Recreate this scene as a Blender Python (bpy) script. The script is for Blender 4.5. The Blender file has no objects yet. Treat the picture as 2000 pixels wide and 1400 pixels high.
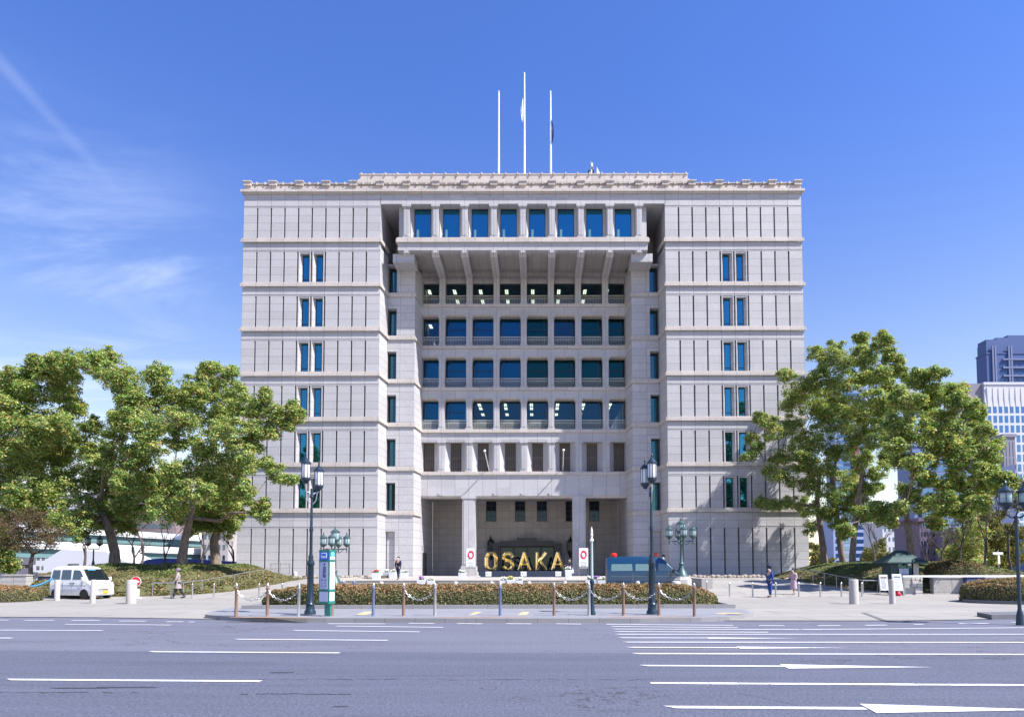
import bpy, bmesh, math, random
import numpy as np
from mathutils import Vector, Matrix
R = math.radians
scene = bpy.context.scene
C = scene.collection
random.seed(7); rng = np.random.default_rng(7)

# ------------------------------------------------------------------ camera
FPX, TILT, CXP, HC = 1333.0, R(3.0), 1050.0, 1.8
SHY = (407 - FPX*math.tan(TILT))/2000
cam_d = bpy.data.cameras.new('camera'); cam = bpy.data.objects.new('camera', cam_d); C.objects.link(cam)
cam_d.sensor_width = 36; cam_d.lens = 36*FPX/2000; cam_d.shift_y = SHY; cam_d.shift_x = (1000-CXP)/2000
cam_d.clip_start = 0.2; cam_d.clip_end = 6000
cam.location = (0, 0, HC); cam.rotation_euler = (R(90)+TILT, R(0.1), 0)
scene.camera = cam
scene.render.resolution_x = 1024; scene.render.resolution_y = 716

# ------------------------------------------------------------------ light
SUN_E, SUN_A = R(52), R(64)        # elevation, and angle to the right of the facade's normal
SD = Vector((math.cos(SUN_E)*math.sin(SUN_A), -math.cos(SUN_E)*math.cos(SUN_A), math.sin(SUN_E)))
sun_d = bpy.data.lights.new('sun', 'SUN'); sun = bpy.data.objects.new('sun', sun_d); C.objects.link(sun)
sun_d.energy = 5.0; sun_d.angle = R(0.5); sun_d.color = (1.0, 0.955, 0.90)
sun.rotation_euler = SD.to_track_quat('Z', 'Y').to_euler()

def ray(px, py):
    u = (px-CXP)/FPX; v = (700-py)/FPX+SHY*2000/FPX
    return Vector((u, math.cos(TILT)-math.sin(TILT)*v, math.sin(TILT)+math.cos(TILT)*v))
def PW(px, py, Y):
    r = ray(px, py); t = Y/r.y; return Vector((r.x*t, Y, HC+r.z*t))
def G(px, py, z=0.0):
    r = ray(px, py); t = (z-HC)/r.z; return Vector((r.x*t, r.y*t, z))

world = bpy.data.worlds.new('World'); scene.world = world; world.use_nodes = True
def NB(nt):
    class B: pass
    b = B(); b.nt = nt
    def add(t, **kw):
        n = nt.nodes.new(t)
        for k, v in kw.items(): setattr(n, k, v)
        return n
    def put(sock, v):
        if isinstance(v, (int, float)): sock.default_value = v
        elif isinstance(v, (tuple, list)): sock.default_value = tuple(v)+((1.0,) if len(sock.default_value) == 4 and len(v) == 3 else ())
        else: nt.links.new(v, sock)
    def m(op, a, c=0.0, d=None, clamp=False):
        n = add('ShaderNodeMath', operation=op, use_clamp=clamp); put(n.inputs[0], a); put(n.inputs[1], c)
        if d is not None: put(n.inputs[2], d)
        return n.outputs[0]
    def vm(op, a, c):
        n = add('ShaderNodeVectorMath', operation=op); put(n.inputs[0], a); put(n.inputs[1], c)
        return n.outputs['Value'] if op == 'DOT_PRODUCT' else n.outputs[0]
    def mix(f, a, c, bt='MIX'):
        n = add('ShaderNodeMix', data_type='RGBA', blend_type=bt); put(n.inputs[0], f); put(n.inputs[6], a); put(n.inputs[7], c)
        return n.outputs[2]
    def noise(vec, sc, det=3.0, rough=0.5, dist=0.0, col=False):
        n = add('ShaderNodeTexNoise'); put(n.inputs['Vector'], vec); put(n.inputs['Scale'], sc); put(n.inputs['Detail'], det); put(n.inputs['Roughness'], rough); put(n.inputs['Distortion'], dist)
        return n.outputs['Color' if col else 'Fac']
    def ramp(f, a, c):
        n = add('ShaderNodeMapRange', clamp=True, interpolation_type='SMOOTHSTEP'); put(n.inputs[0], f); put(n.inputs[1], a); put(n.inputs[2], c)
        return n.outputs[0]
    def mapping(vec, loc=(0, 0, 0), rot=(0, 0, 0), sc=(1, 1, 1)):
        n = add('ShaderNodeMapping'); put(n.inputs[0], vec); n.inputs[1].default_value = loc; n.inputs[2].default_value = rot; n.inputs[3].default_value = sc
        return n.outputs[0]
    def sep(v):
        n = add('ShaderNodeSeparateXYZ'); put(n.inputs[0], v); return n.outputs
    def comb(x, y, z):
        n = add('ShaderNodeCombineXYZ'); put(n.inputs[0], x); put(n.inputs[1], y); put(n.inputs[2], z); return n.outputs[0]
    b.add, b.put, b.m, b.vm, b.mix, b.noise, b.ramp, b.mapping, b.sep, b.comb = add, put, m, vm, mix, noise, ramp, mapping, sep, comb
    return b
wb_ = NB(world.node_tree); bg = world.node_tree.nodes['Background']
sky = wb_.add('ShaderNodeTexSky', sky_type='NISHITA', sun_disc=False, sun_elevation=SUN_E, sun_rotation=R(116), altitude=300, air_density=1.0, dust_density=0.05, ozone_density=1.6)
tc = wb_.add('ShaderNodeTexCoord').outputs['Generated']
sx, sy_, sz = wb_.sep(tc)
tinted = wb_.mix(1.0, sky.outputs[0], wb_.mix(wb_.ramp(sz, 0.0, 0.62), (2.75, 2.2, 1.78), (1.16, 1.58, 2.72)), 'MULTIPLY')
zz = wb_.m('MAXIMUM', sz, 0.03)
# high thin cirrus over the left: noise on the cloud layer, plus one old contrail
cp = wb_.comb(wb_.m('DIVIDE', sx, zz), wb_.m('DIVIDE', sy_, zz), 0.0)
cn = wb_.noise(wb_.mapping(cp, loc=(3.1, 0.4, 0), rot=(0, 0, R(38)), sc=(0.8, 1.3, 1)), 1.3, 9, 0.62, 0.7)
cn2 = wb_.noise(cp, 0.55, 3, 0.5, 0.4)
side = wb_.m('DIVIDE', sx, wb_.m('MAXIMUM', sy_, 0.05))
mask = wb_.m('MULTIPLY', wb_.m('MULTIPLY', wb_.ramp(side, -0.34, -0.66), wb_.m('GREATER_THAN', sy_, 0.05)), wb_.m('MULTIPLY', wb_.ramp(sz, 0.56, 0.34), wb_.ramp(sz, 0.02, 0.15)))
cl = wb_.m('MULTIPLY', wb_.m('MULTIPLY', wb_.ramp(cn, 0.40, 0.80), wb_.ramp(cn2, 0.30, 0.55)), mask)
r1, r2 = ray(0, 118).normalized(), ray(300, 450).normalized()
cnrm = r1.cross(r2).normalized()
dd = wb_.m('ABSOLUTE', wb_.m('ADD', wb_.vm('DOT_PRODUCT', tc, tuple(cnrm)), wb_.m('MULTIPLY', wb_.m('SUBTRACT', wb_.noise(tc, 5.0), 0.5), 0.012)))
along = wb_.vm('DOT_PRODUCT', tc, tuple((r2-r1).normalized()))
a1, a2 = r1.dot((r2-r1).normalized()), r2.dot((r2-r1).normalized())
trail = wb_.m('MULTIPLY', wb_.m('MULTIPLY', wb_.ramp(dd, 0.011, 0.0), wb_.ramp(along, a2, a1)), wb_.m('MULTIPLY', wb_.noise(tc, 14.0, 4), 0.17))
cloud = wb_.m('MINIMUM', wb_.m('ADD', wb_.m('MULTIPLY', cl, 0.62), trail), 0.9)
col = wb_.mix(cloud, tinted, (11.5, 12.6, 15.5))
world.node_tree.links.new(col, bg.inputs[0]); bg.inputs[1].default_value = 0.05
scene.view_settings.view_transform = 'Standard'; scene.view_settings.look = 'None'
scene.view_settings.exposure = 0.97; scene.view_settings.gamma = 1.0

# ------------------------------------------------------------------ object helpers
def tag(o, label=None, cat=None, group=None, kind=None):
    if label: o['label'] = label
    if cat: o['category'] = cat
    if group: o['group'] = group
    if kind: o['kind'] = kind
    return o
def empty(name, loc, label=None, cat=None, group=None, rz=0.0, kind=None):
    o = bpy.data.objects.new(name, None); C.objects.link(o); o.location = loc; o.rotation_euler = (0, 0, rz); o.empty_display_size = 0.2
    return tag(o, label, cat, group, kind)
def link(name, me, mat, parent=None, smooth=False):
    o = bpy.data.objects.new(name, me); C.objects.link(o)
    for m_ in (mat if isinstance(mat, (list, tuple)) else [mat]): me.materials.append(m_)
    if smooth: me.polygons.foreach_set('use_smooth', [True]*len(me.polygons))
    if parent: o.parent = parent
    return o
def copy_tree(o, parent=None):
    c = o.copy(); C.objects.link(c); c.parent = parent
    for ch in list(o.children): copy_tree(ch, c)
    return c
class MB:
    def __init__(s): s.v = []; s.f = []; s.m = []; s.mi = 0
    def add(s, vs, fs):
        n = len(s.v); s.v += [tuple(v) for v in vs]; s.f += [tuple(n+i for i in f) for f in fs]; s.m += [s.mi]*len(fs); return s
    def box(s, x0, x1, y0, y1, z0, z1):
        return s.add([(x0, y0, z0), (x1, y0, z0), (x1, y1, z0), (x0, y1, z0), (x0, y0, z1), (x1, y0, z1), (x1, y1, z1), (x0, y1, z1)],
                     [(3, 2, 1, 0), (4, 5, 6, 7), (0, 1, 5, 4), (1, 2, 6, 5), (2, 3, 7, 6), (3, 0, 4, 7)])
    def prism(s, poly, z0, z1):       # polygon in xy, ccw
        n = len(poly)
        return s.add([(x, y, z0) for x, y in poly]+[(x, y, z1) for x, y in poly],
                     [tuple(range(n-1, -1, -1)), tuple(range(n, 2*n))]+[(i, (i+1) % n, n+(i+1) % n, n+i) for i in range(n)])
    def slab(s, poly, y0, y1):        # polygon in xz, extruded along y
        n = len(poly)
        return s.add([(x, y0, z) for x, z in poly]+[(x, y1, z) for x, z in poly],
                     [tuple(range(n)), tuple(range(2*n-1, n-1, -1))]+[((i+1) % n, i, n+i, n+(i+1) % n) for i in range(n)])
    def lathe(s, prof, c=(0, 0), n=16, sq=False):
        vs = []; fs = []
        for r, z in prof:
            for k in range(n):
                a = 2*math.pi*(k+.5)/n; vs.append((c[0]+r*math.cos(a), c[1]+r*math.sin(a), z))
        for j in range(len(prof)-1):
            for k in range(n):
                a, b = j*n+k, j*n+(k+1) % n; fs.append((a, b, b+n, a+n))
        fs.append(tuple(range(n-1, -1, -1))); fs.append(tuple(range((len(prof)-1)*n, len(prof)*n)))
        return s.add(vs, fs)
    def tube(s, pts, rad, n=8):
        pts = [Vector(p) for p in pts]
        if not isinstance(rad, (list, tuple)): rad = [rad]*len(pts)
        vs = []; fs = []; up = Vector((0, 0, 1)); prev = None
        for i, p in enumerate(pts):
            d = (pts[min(i+1, len(pts)-1)]-pts[max(i-1, 0)]).normalized()
            if prev is None:
                a = d.cross(up if abs(d.z) < .9 else Vector((1, 0, 0))).normalized()
            else: a = (prev-d*prev.dot(d)).normalized()
            prev = a; b = d.cross(a)
            for k in range(n):
                t = 2*math.pi*k/n; vs.append(p+(a*math.cos(t)+b*math.sin(t))*rad[i])
        for j in range(len(pts)-1):
            for k in range(n):
                q, w = j*n+k, j*n+(k+1) % n; fs.append((q, w, w+n, q+n))
        fs.append(tuple(range(n-1, -1, -1))); fs.append(tuple(range((len(pts)-1)*n, len(pts)*n)))
        return s.add(vs, fs)
    def ell(s, c, r, n=12, m=8):
        vs = []; fs = []
        for j in range(1, m):
            t = math.pi*j/m
            for k in range(n):
                a = 2*math.pi*k/n; vs.append((c[0]+r[0]*math.sin(t)*math.cos(a), c[1]+r[1]*math.sin(t)*math.sin(a), c[2]-r[2]*math.cos(t)))
        for j in range(m-2):
            for k in range(n):
                q, w = j*n+k, j*n+(k+1) % n; fs.append((q, w, w+n, q+n))
        vs += [(c[0], c[1], c[2]-r[2]), (c[0], c[1], c[2]+r[2])]; b = (m-1)*n
        for k in range(n):
            fs.append((b, (k+1) % n, k)); fs.append((b+1, (m-2)*n+k, (m-2)*n+(k+1) % n))
        return s.add(vs, fs)
    def me(s, name):
        me = bpy.data.meshes.new(name); me.from_pydata(s.v, [], s.f)
        if any(s.m): me.polygons.foreach_set('material_index', s.m)
        me.update(); return me
    def build(s, name, mat, parent=None, smooth=False, fix=False, bev=0.0):
        me = s.me(name)
        if fix or bev:
            bm = bmesh.new(); bm.from_mesh(me)
            bmesh.ops.recalc_face_normals(bm, faces=bm.faces)
            if bev: bmesh.ops.bevel(bm, geom=[e for e in bm.edges if len(e.link_faces) == 2 and e.calc_face_angle(0) > 0.5], offset=bev, segments=2, affect='EDGES', profile=0.5)
            bm.to_mesh(me); bm.free()
        o = link(name, me, mat, parent, smooth)
        if smooth: 
            try: me.set_sharp_from_angle(angle=R(40))
            except Exception: pass
        return o
def text(body, size, mat, name='lettering', parent=None, loc=(0, 0, 0), rot=(R(90), 0, 0), ext=0.004, bold=0.0):
    cu = bpy.data.curves.new('t', 'FONT'); cu.body = body; cu.size = size; cu.align_x = 'CENTER'; cu.align_y = 'CENTER'; cu.extrude = ext; cu.offset = bold
    cu.resolution_u = 3
    to = bpy.data.objects.new('t', cu); C.objects.link(to); bpy.context.view_layer.update()
    me = bpy.data.meshes.new_from_object(to.evaluated_get(bpy.context.evaluated_depsgraph_get())); bpy.data.objects.remove(to)
    o = link(name, me, mat, parent); o.location = loc; o.rotation_euler = rot; return o

# ------------------------------------------------------------------ materials
def mat(name, col, rough=0.6, metal=0.0, var=0.0, vs=3.0, bump=0.0, bs=40.0, emit=0.0, dirt=0.0, spec=0.5, coat=0.0):
    m_ = bpy.data.materials.new(name); m_.use_nodes = True; b = NB(m_.node_tree); p = m_.node_tree.nodes['Principled BSDF']
    p.inputs['Roughness'].default_value = rough; p.inputs['Metallic'].default_value = metal; p.inputs['Specular IOR Level'].default_value = spec
    if coat: p.inputs['Coat Weight'].default_value = coat; p.inputs['Coat Roughness'].default_value = 0.04
    c = tuple(col)+(1,)
    pos = b.add('ShaderNodeTexCoord').outputs['Object']
    out = c
    f = b.noise(pos, vs, 5, 0.6)
    v = max(var, 0.04)
    out = b.mix(f, tuple(x*(1-v) for x in col)+(1,), tuple(min(1, x*(1+v)) for x in col)+(1,))
    if dirt:
        g = b.ramp(b.noise(pos, 1.3, 6, 0.7, 1.0), 0.5, 0.72)
        out = b.mix(b.m('MULTIPLY', g, dirt), out, tuple(x*0.4 for x in col)+(1,))
    b.put(p.inputs['Base Color'], out)
    if bump:
        bn = b.add('ShaderNodeBump'); bn.inputs['Strength'].default_value = bump; bn.inputs['Distance'].default_value = 0.01
        b.put(bn.inputs['Height'], b.noise(pos, bs, 4)); b.put(p.inputs['Normal'], bn.outputs[0])
    if emit:
        p.inputs['Emission Color'].default_value = c; p.inputs['Emission Strength'].default_value = emit
    return m_
XC = -1.4
def stone(name, per, off, rows=True, base=(0.445, 0.437, 0.452), jw=0.03, z0=6.98, fl=4.4, tone=0.0):
    m_ = bpy.data.materials.new(name); m_.use_nodes = True; b = NB(m_.node_tree); p = m_.node_tree.nodes['Principled BSDF']
    p.inputs['Roughness'].default_value = 0.62; p.inputs['Specular IOR Level'].default_value = 0.35
    pos = b.add('ShaderNodeNewGeometry').outputs['Position']
    x, y, z = b.sep(pos)
    ax = b.m('ABSOLUTE', b.m('SUBTRACT', x, XC))
    u = b.m('DIVIDE', b.m('SUBTRACT', ax, off), per)
    fu = b.m('ABSOLUTE', b.m('SUBTRACT', b.m('FRACT', b.m('ADD', u, 0.5)), 0.5))
    jx = b.m('LESS_THAN', b.m('MULTIPLY', fu, per), jw/2)
    nrm = b.sep(b.add('ShaderNodeNewGeometry').outputs['Normal'])
    jx = b.m('MULTIPLY', jx, b.m('LESS_THAN', b.m('ABSOLUTE', nrm[0]), 0.5))
    j = jx
    if rows:
        zz = b.m('SUBTRACT', z, z0)
        r = b.m('FLOORED_MODULO', zz, fl)
        up = b.m('DIVIDE', b.m('SUBTRACT', r, 0.48), 0.755)
        lo = b.m('DIVIDE', b.m('SUBTRACT', 5.51, z), 0.755)
        w = b.m('ADD', b.m('MULTIPLY', up, b.m('GREATER_THAN', z, 6.9)), b.m('MULTIPLY', lo, b.m('LESS_THAN', z, 6.9)))
        fz = b.m('ABSOLUTE', b.m('SUBTRACT', b.m('FRACT', b.m('ADD', w, 0.5)), 0.5))
        jz = b.m('LESS_THAN', b.m('MULTIPLY', fz, 0.755), jw/2)
        j = b.m('MAXIMUM', jx, jz)
        cell = b.comb(b.m('FLOOR', b.m('ADD', u, 0.001)), b.m('FLOOR', w), b.m('SIGN', b.m('SUBTRACT', x, XC)))
    else:
        cell = b.comb(b.m('FLOOR', b.m('ADD', u, 0.001)), b.m('FLOOR', b.m('MULTIPLY', z, 0.7)), 0.0)
    wn = b.add('ShaderNodeTexWhiteNoise'); b.put(wn.inputs['Vector'], cell)
    sp = b.ramp(b.noise(pos, 9.0, 6, 0.85), 0.36, 0.64)
    lg = b.noise(pos, 0.22, 4, 0.6)
    k = b.m('ADD', b.m('ADD', 0.78, b.m('MULTIPLY', sp, 0.27)), b.m('ADD', b.m('MULTIPLY', wn.outputs[0], 0.13), b.m('MULTIPLY', b.m('SUBTRACT', lg, 0.5), 0.24)))
    c = b.mix(1.0, base+(1,), b.comb(k, k, k), 'MULTIPLY')
    # rain streaks running down below ledges
    st = b.ramp(b.noise(b.mapping(pos, sc=(2.4, 2.4, 0.16)), 1.0, 4, 0.6), 0.55, 0.8)
    c = b.mix(b.m('MULTIPLY', st, 0.34), c, tuple(q*0.62 for q in base)+(1,))
    # warm mottling, as on the ledges
    wmn = b.ramp(b.noise(pos, 1.7, 5, 0.7), 0.5, 0.8)
    c = b.mix(b.m('MULTIPLY', wmn, 0.25+tone), c, (base[0]*1.02, base[1]*0.9, base[2]*0.8, 1))
    c = b.mix(b.m('MULTIPLY', j, 0.8), c, (0.13, 0.125, 0.14, 1))
    b.put(p.inputs['Base Color'], c)
    bn = b.add('ShaderNodeBump'); bn.inputs['Strength'].default_value = 0.25; bn.inputs['Distance'].default_value = 0.02
    b.put(bn.inputs['Height'], sp); b.put(p.inputs['Normal'], bn.outputs[0])
    return m_
M = {}
M['wing'] = stone('granite_wing', 1.335, 27.25-1.335*30)
M['mid'] = stone('granite_centre', 1.42, 0.0, rows=False)
M['pier'] = stone('granite_pier', 3.0, 12.35, rows=True)
M['ledge'] = stone('granite_ledge', 1.335, 27.25-1.335*30, rows=False, base=(0.50, 0.455, 0.42), tone=0.3)
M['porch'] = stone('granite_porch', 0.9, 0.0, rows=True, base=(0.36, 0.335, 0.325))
M['dark'] = mat('dark_interior', (0.03, 0.035, 0.045), 0.8)
M['office'] = mat('office_ceiling', (0.12, 0.12, 0.11), 0.9)
M['alu'] = mat('dark_bronze', (0.035, 0.035, 0.04), 0.35, 0.6)
M['lamp_on'] = mat('office_lamp', (1.0, 0.93, 0.75), 0.5, emit=1.7)
M['white'] = mat('white_paint', (0.78, 0.78, 0.78), 0.35)
M['blind'] = mat('roller_blind', (0.10, 0.24, 0.30), 0.8, var=0.1)
M['blind2'] = mat('pale_blind', (0.07, 0.17, 0.17), 0.8, var=0.1)
def glassm(name, tint, see, refl=0.5, rc=(0.45, 0.75, 0.95)):
    m_ = bpy.data.materials.new(name); m_.use_nodes = True; nt = m_.node_tree; b = NB(nt)
    for n in list(nt.nodes):
        if n.type != 'OUTPUT_MATERIAL': nt.nodes.remove(n)
    out = [n for n in nt.nodes if n.type == 'OUTPUT_MATERIAL'][0]
    gl = b.add('ShaderNodeBsdfGlossy'); gl.inputs[0].default_value = rc+(1,); gl.inputs['Roughness'].default_value = 0.02
    pos = b.add('ShaderNodeTexCoord').outputs['Object']
    bn = b.add('ShaderNodeBump'); bn.inputs['Strength'].default_value = 0.06; bn.inputs['Distance'].default_value = 0.05
    b.put(bn.inputs['Height'], b.noise(pos, 1.1, 2)); b.put(gl.inputs['Normal'], bn.outputs[0])
    if see:
        tr = b.add('ShaderNodeBsdfTransparent'); tr.inputs[0].default_value = tint+(1,)
    else:
        tr = b.add('ShaderNodeBsdfDiffuse'); tr.inputs[0].default_value = tint+(1,)
    mx = b.add('ShaderNodeMixShader'); mx.inputs[0].default_value = refl
    nt.links.new(tr.outputs[0], mx.inputs[1]); nt.links.new(gl.outputs[0], mx.inputs[2]); nt.links.new(mx.outputs[0], out.inputs[0])
    return m_
M['glass_blue'] = glassm('coated_glass', (0.004, 0.03, 0.05), False, 0.36, (0.12, 0.62, 0.92))
M['glass_dark'] = glassm('dark_glass', (0.008, 0.02, 0.025), False, 0.16, (0.25, 0.7, 0.9))
M['glass_door'] = glassm('shaded_door_glass', (.012, .018, .03), False, .05, (.4, .6, .8))
M['glass_see'] = glassm('office_glass', (0.62, 0.70, 0.70), True, 0.08, (0.2, 0.5, 0.8))
M['glass_mid'] = glassm('office_blue_glass', (0.35, 0.62, 0.70), True, 0.16, (0.08, 0.34, 0.62))
M['glass_teal'] = glassm('office_teal_glass', (0.35, 0.60, 0.55), True, 0.09, (0.08, 0.34, 0.45))
# ------------------------------------------------------------------ city hall
hall = empty('city_hall', (XC, 65, 0), 'large pale granite city hall with deep recessed centre of office windows behind the plaza', 'building')
FL = [6.98+4.4*k for k in range(7)]           # underside of each storey's ledge
WO, WI = 27.25, 13.9
PW_ = 1.335
def mirror(mb, s):
    if s > 0:
        mb.v = [(-x, y, z) for x, y, z in mb.v]; mb.f = [tuple(reversed(f)) for f in mb.f]
    return mb
W_BAYS = (4, 5)
for s in (-1, 1):
    w = MB()
    w.box(-WO+.01, -WI-.01, .55, 48, 0, 38.3)                     # core behind the panels
    lv = [(0.2, 5.51)]+[(c+.48, c+3.5) for c in FL]
    for li, (a, b_) in enumerate(lv):
        for k in range(10):
            x0 = -WO+PW_*k+(.0 if k == 0 else .075); x1 = -WO+PW_*(k+1)-(.0 if k == 9 else .075)
            if k in W_BAYS and 1 <= li <= 6:
                xc = (x0+x1)/2; hw = .31
                w.prism([(x0, 0), (x0+.09, 0), (xc-hw, .5), (xc-hw, .56), (x0, .56)], a, b_)
                w.prism([(x1-.09, 0), (x1, 0), (x1, .56), (xc+hw, .56), (xc+hw, .5)], a, b_)
                w.box(x0+.02, x1-.02, .03, .56, b_-.16, b_-.002)
            else: w.box(x0, x1, 0, .56, a, b_)
    tops = [6.98]+FL[1:]+[38.3]
    bands = [(5.51, 6.98)]+[(FL[k]+3.5, FL[k+1]) for k in range(6)]+[(FL[6]+3.5, 37.85)]
    for a, b_ in bands:
        w.box(-WO, -WI, -.004, .56, a, a+.17); w.box(-WO-.02, -WI+.02, -.03, .56, a+.17, a+.26)
        w.box(-WO, -WI, 0, .56, a+.26, b_)
    w.prism([(-WI, 0.0), (-WI+.28, 2.6), (-WI-.3, 2.6), (-WI-.3, .0)][::-1] if False else [(-WI-.3, .56), (-WI-.001, .0), (-WI+.28, 2.6), (-WI-.3, 2.6)], 0, 33.0)
    w.box(-WI-.3, -WI, .56, 8, 33.0, 37.3)
    mirror(w, s).build('wall', M['wing'], hall, fix=True)
    for c in FL:                                                   # storey ledges: wing, return and pier
        l = MB()
        l.prism([(-WO-.17, -.17), (-WI+.13, -.17), (-WI+.42, 2.27), (-WI+.25, 2.27), (-WI-.02, .02), (-WO-.14, .02)], c+.03, c+.30)
        l.prism([(-WO-.08, -.08), (-WI+.07, -.08), (-WI+.36, 2.27), (-WI+.25, 2.27), (-WI-.02, .02), (-WO-.08, .02)], c+.30, c+.47)
        if c < 33:
            l.prism([(-13.55, 2.27), (-10.78, 2.27), (-10.5, 5.0), (-10.7, 5.0), (-10.9, 2.42), (-13.55, 2.42)], c-.02, c+.24)
            l.prism([(-13.55, 2.33), (-10.82, 2.33), (-10.56, 5.0), (-10.7, 5.0), (-10.9, 2.42), (-13.55, 2.42)], c+.24, c+.38)
        mirror(l, s).build('ledge', M['ledge'], hall, fix=True)
    # pier between wing and recess, with the column of strip windows
    p = MB()
    p.prism([(-12.72, 2.4), (-10.9, 2.4), (-10.62, 5.0), (-10.62, 13), (-12.72, 13)], 0, 32.3)
    p.box(-13.7, -12.72, 3.3, 13, 0, 32.3)
    zz_ = [0.0, 5.45]
    for c in FL[:6]: zz_ += [c+.38, c+3.25]
    for a, b_ in [(5.35, FL[0]+.42)]+[(FL[k]+3.2, FL[k+1]+.42) for k in range(5)]+[(FL[5]+3.2, 32.3)]:
        p.box(-13.62, -12.72, 2.4, 3.31, a, b_)
    p.box(-13.62, -12.72, 2.75, 3.31, 0, 5.34)
    p.box(-13.9, -12.2, 7.0, 13, 32.2, 38.2)
    mirror(p, s).build('pier', M['pier'], hall, fix=True)
# centre: spandrels, ledges, columns
DC = 5.0
mid = MB()
WB = [c+.25 for c in FL]                       # window-sill levels in the centre
mid.box(-10.75, 10.75, DC, 6.4, 9.12, WB[1]-.35)
for k in range(2, 6): mid.box(-10.75, 10.75, DC, 6.4, WB[k]-1.13, WB[k]-.35)
mid.box(-10.75, 10.75, DC+.75, 6.4, 31.75, 32.4)
mid.build('wall', M['mid'], hall, fix=True)
for k in range(1, 6):
    l = MB(); l.box(-10.76, 10.76, DC-.16, 6.42, WB[k]-.35, WB[k]-.08); l.box(-10.76, 10.76, DC-.08, 6.42, WB[k]-.08, WB[k])
    l.build('ledge', M['ledge'], hall)
fl = MB()                                       # floor slabs and rooms behind the glass
for k in range(2, 7):
    z = WB[k]-1.0 if k < 6 else 31.8
    fl.box(-10.7, 10.7, 6.42, 20, z, z+.9)
fl.box(-10.7, 10.7, 20, 20.2, 10, 33); fl.box(-10.7, 10.7, 6.42, 20, WB[1]-1, WB[1]-.1)
fl.build('interior', M['office'], hall)
# ceiling lamps of the lit offices
def lamps(z, rows, cols):
    for x in cols:
        for y in rows:
            b = MB(); b.box(x-.16, x-.03, y, y+1.15, z-.04, z); b.box(x+.03, x+.16, y, y+1.15, z-.04, z)
            b.build('ceiling_lamp', M['lamp_on'], hall)
lamps(31.79, (7.5, 10.3), [-7.6+2.84*k for k in range(0, 6)])
lamps(31.79, (7.5,), [-10.35, 9.0])
lamps(WB[5]-1.01, (8.2,), [-10.3])
lamps(WB[3]-1.01, (7.9, 9.6, 12.6), [-4.9, -2.1, .75, 3.6, 6.4, 9.3])
# column prototypes
def col_mesh(h, wd, cap=True, base=True, dep=.75):
    b = MB(); z1 = h-(.42 if cap else 0); z0 = .16 if base else 0
    b.box(-wd/2, wd/2, 0, dep, z0, z1); b.box(-wd/2+.09, wd/2-.09, -.035, 0, z0+.1, z1-.08)
    if cap:
        b.box(-wd/2-.05, wd/2+.05, -.06, dep, z1, z1+.14); b.box(-wd/2-.13, wd/2+.13, -.13, dep, z1+.14, h)
    if base: b.box(-wd/2-.06, wd/2+.06, -.06, dep, 0, z0)
    return b
for k in range(1, 6):
    h = (31.9+.5-WB[5]) if k == 5 else (WB[k+1]-1.13-WB[k])
    for i in range(-3, 4):
        if i == -3: proto = col_mesh(h, .62, k != 5).build('column', M['mid'], hall); c = proto
        else: c = proto.copy(); C.objects.link(c)
        c.location = (2.84*i, DC-.02, WB[k])
# windows of the centre
def bal_mesh(w_, h):
    b = MB(); y = 0
    b.box(-w_/2, w_/2, -.03, .03, h-.05, h); b.box(-w_/2, w_/2, -.015, .015, h-.34, h-.31); b.box(-w_/2, w_/2, -.015, .015, .04, .07)
    n = int(w_/.16); st = w_/n
    for i in range(n+1): b.box(-w_/2+i*st-.009, -w_/2+i*st+.009, -.009, .009, .05, h-.32)
    for i in range(n):
        x = -w_/2+(i+.5)*st
        for zc, rz in ((h-.18, .12),):
            pts = [(x+st*.48*math.cos(t*math.pi/4), 0, zc+rz*math.sin(t*math.pi/4)) for t in range(9)]
            b.tube(pts, .014, 4)
        b.tube([(x-st*.5, 0, .08), (x+st*.5, 0, .38), (x-st*.5, 0, h-.33)], .008, 3)
        b.tube([(x+st*.5, 0, .08), (x-st*.5, 0, .38), (x+st*.5, 0, h-.33)], .008, 3)
    return b
def window(parent, x, y, z, w_, h, glass, fr=.07, mull=(), trans=(), proto=None, name='window', blind=None):
    b = MB(); f = fr
    b.box(-w_/2, -w_/2+f, 0, .08, 0, h); b.box(w_/2-f, w_/2, 0, .08, 0, h); b.box(-w_/2+f, w_/2-f, 0, .08, 0, f); b.box(-w_/2+f, w_/2-f, 0, .08, h-f, h)
    for m_ in mull: b.box(m_-.03, m_+.03, .005, .075, f, h-f)
    for t in trans: b.box(-w_/2+f, w_/2-f, .01, .07, t-.03, t+.03)
    o = b.build(name, M['alu'], parent); o.location = (x, y, z)
    g = MB(); g.box(-w_/2+f, w_/2-f, .045, .055, f, h-f); g.build('glass', glass, o)
    if blind:
        mt, zb = blind; q = MB(); q.box(-w_/2+f, w_/2-f, .3, .31, zb, h-.02); q.build('blind', mt, o)
    return o
def wcopy(o, x, y, z):
    c = copy_tree(o, o.parent); c.location = (x, y, z); return c
protoB = None
bays = [(-10.62, -8.83)]+[(-8.52+.31-.31+2.84*i+.31, -8.52+2.84*(i+1)-.31) for i in range(6)]+[(8.83, 10.62)]
rb = random.Random(3)
balm = {}
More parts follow.
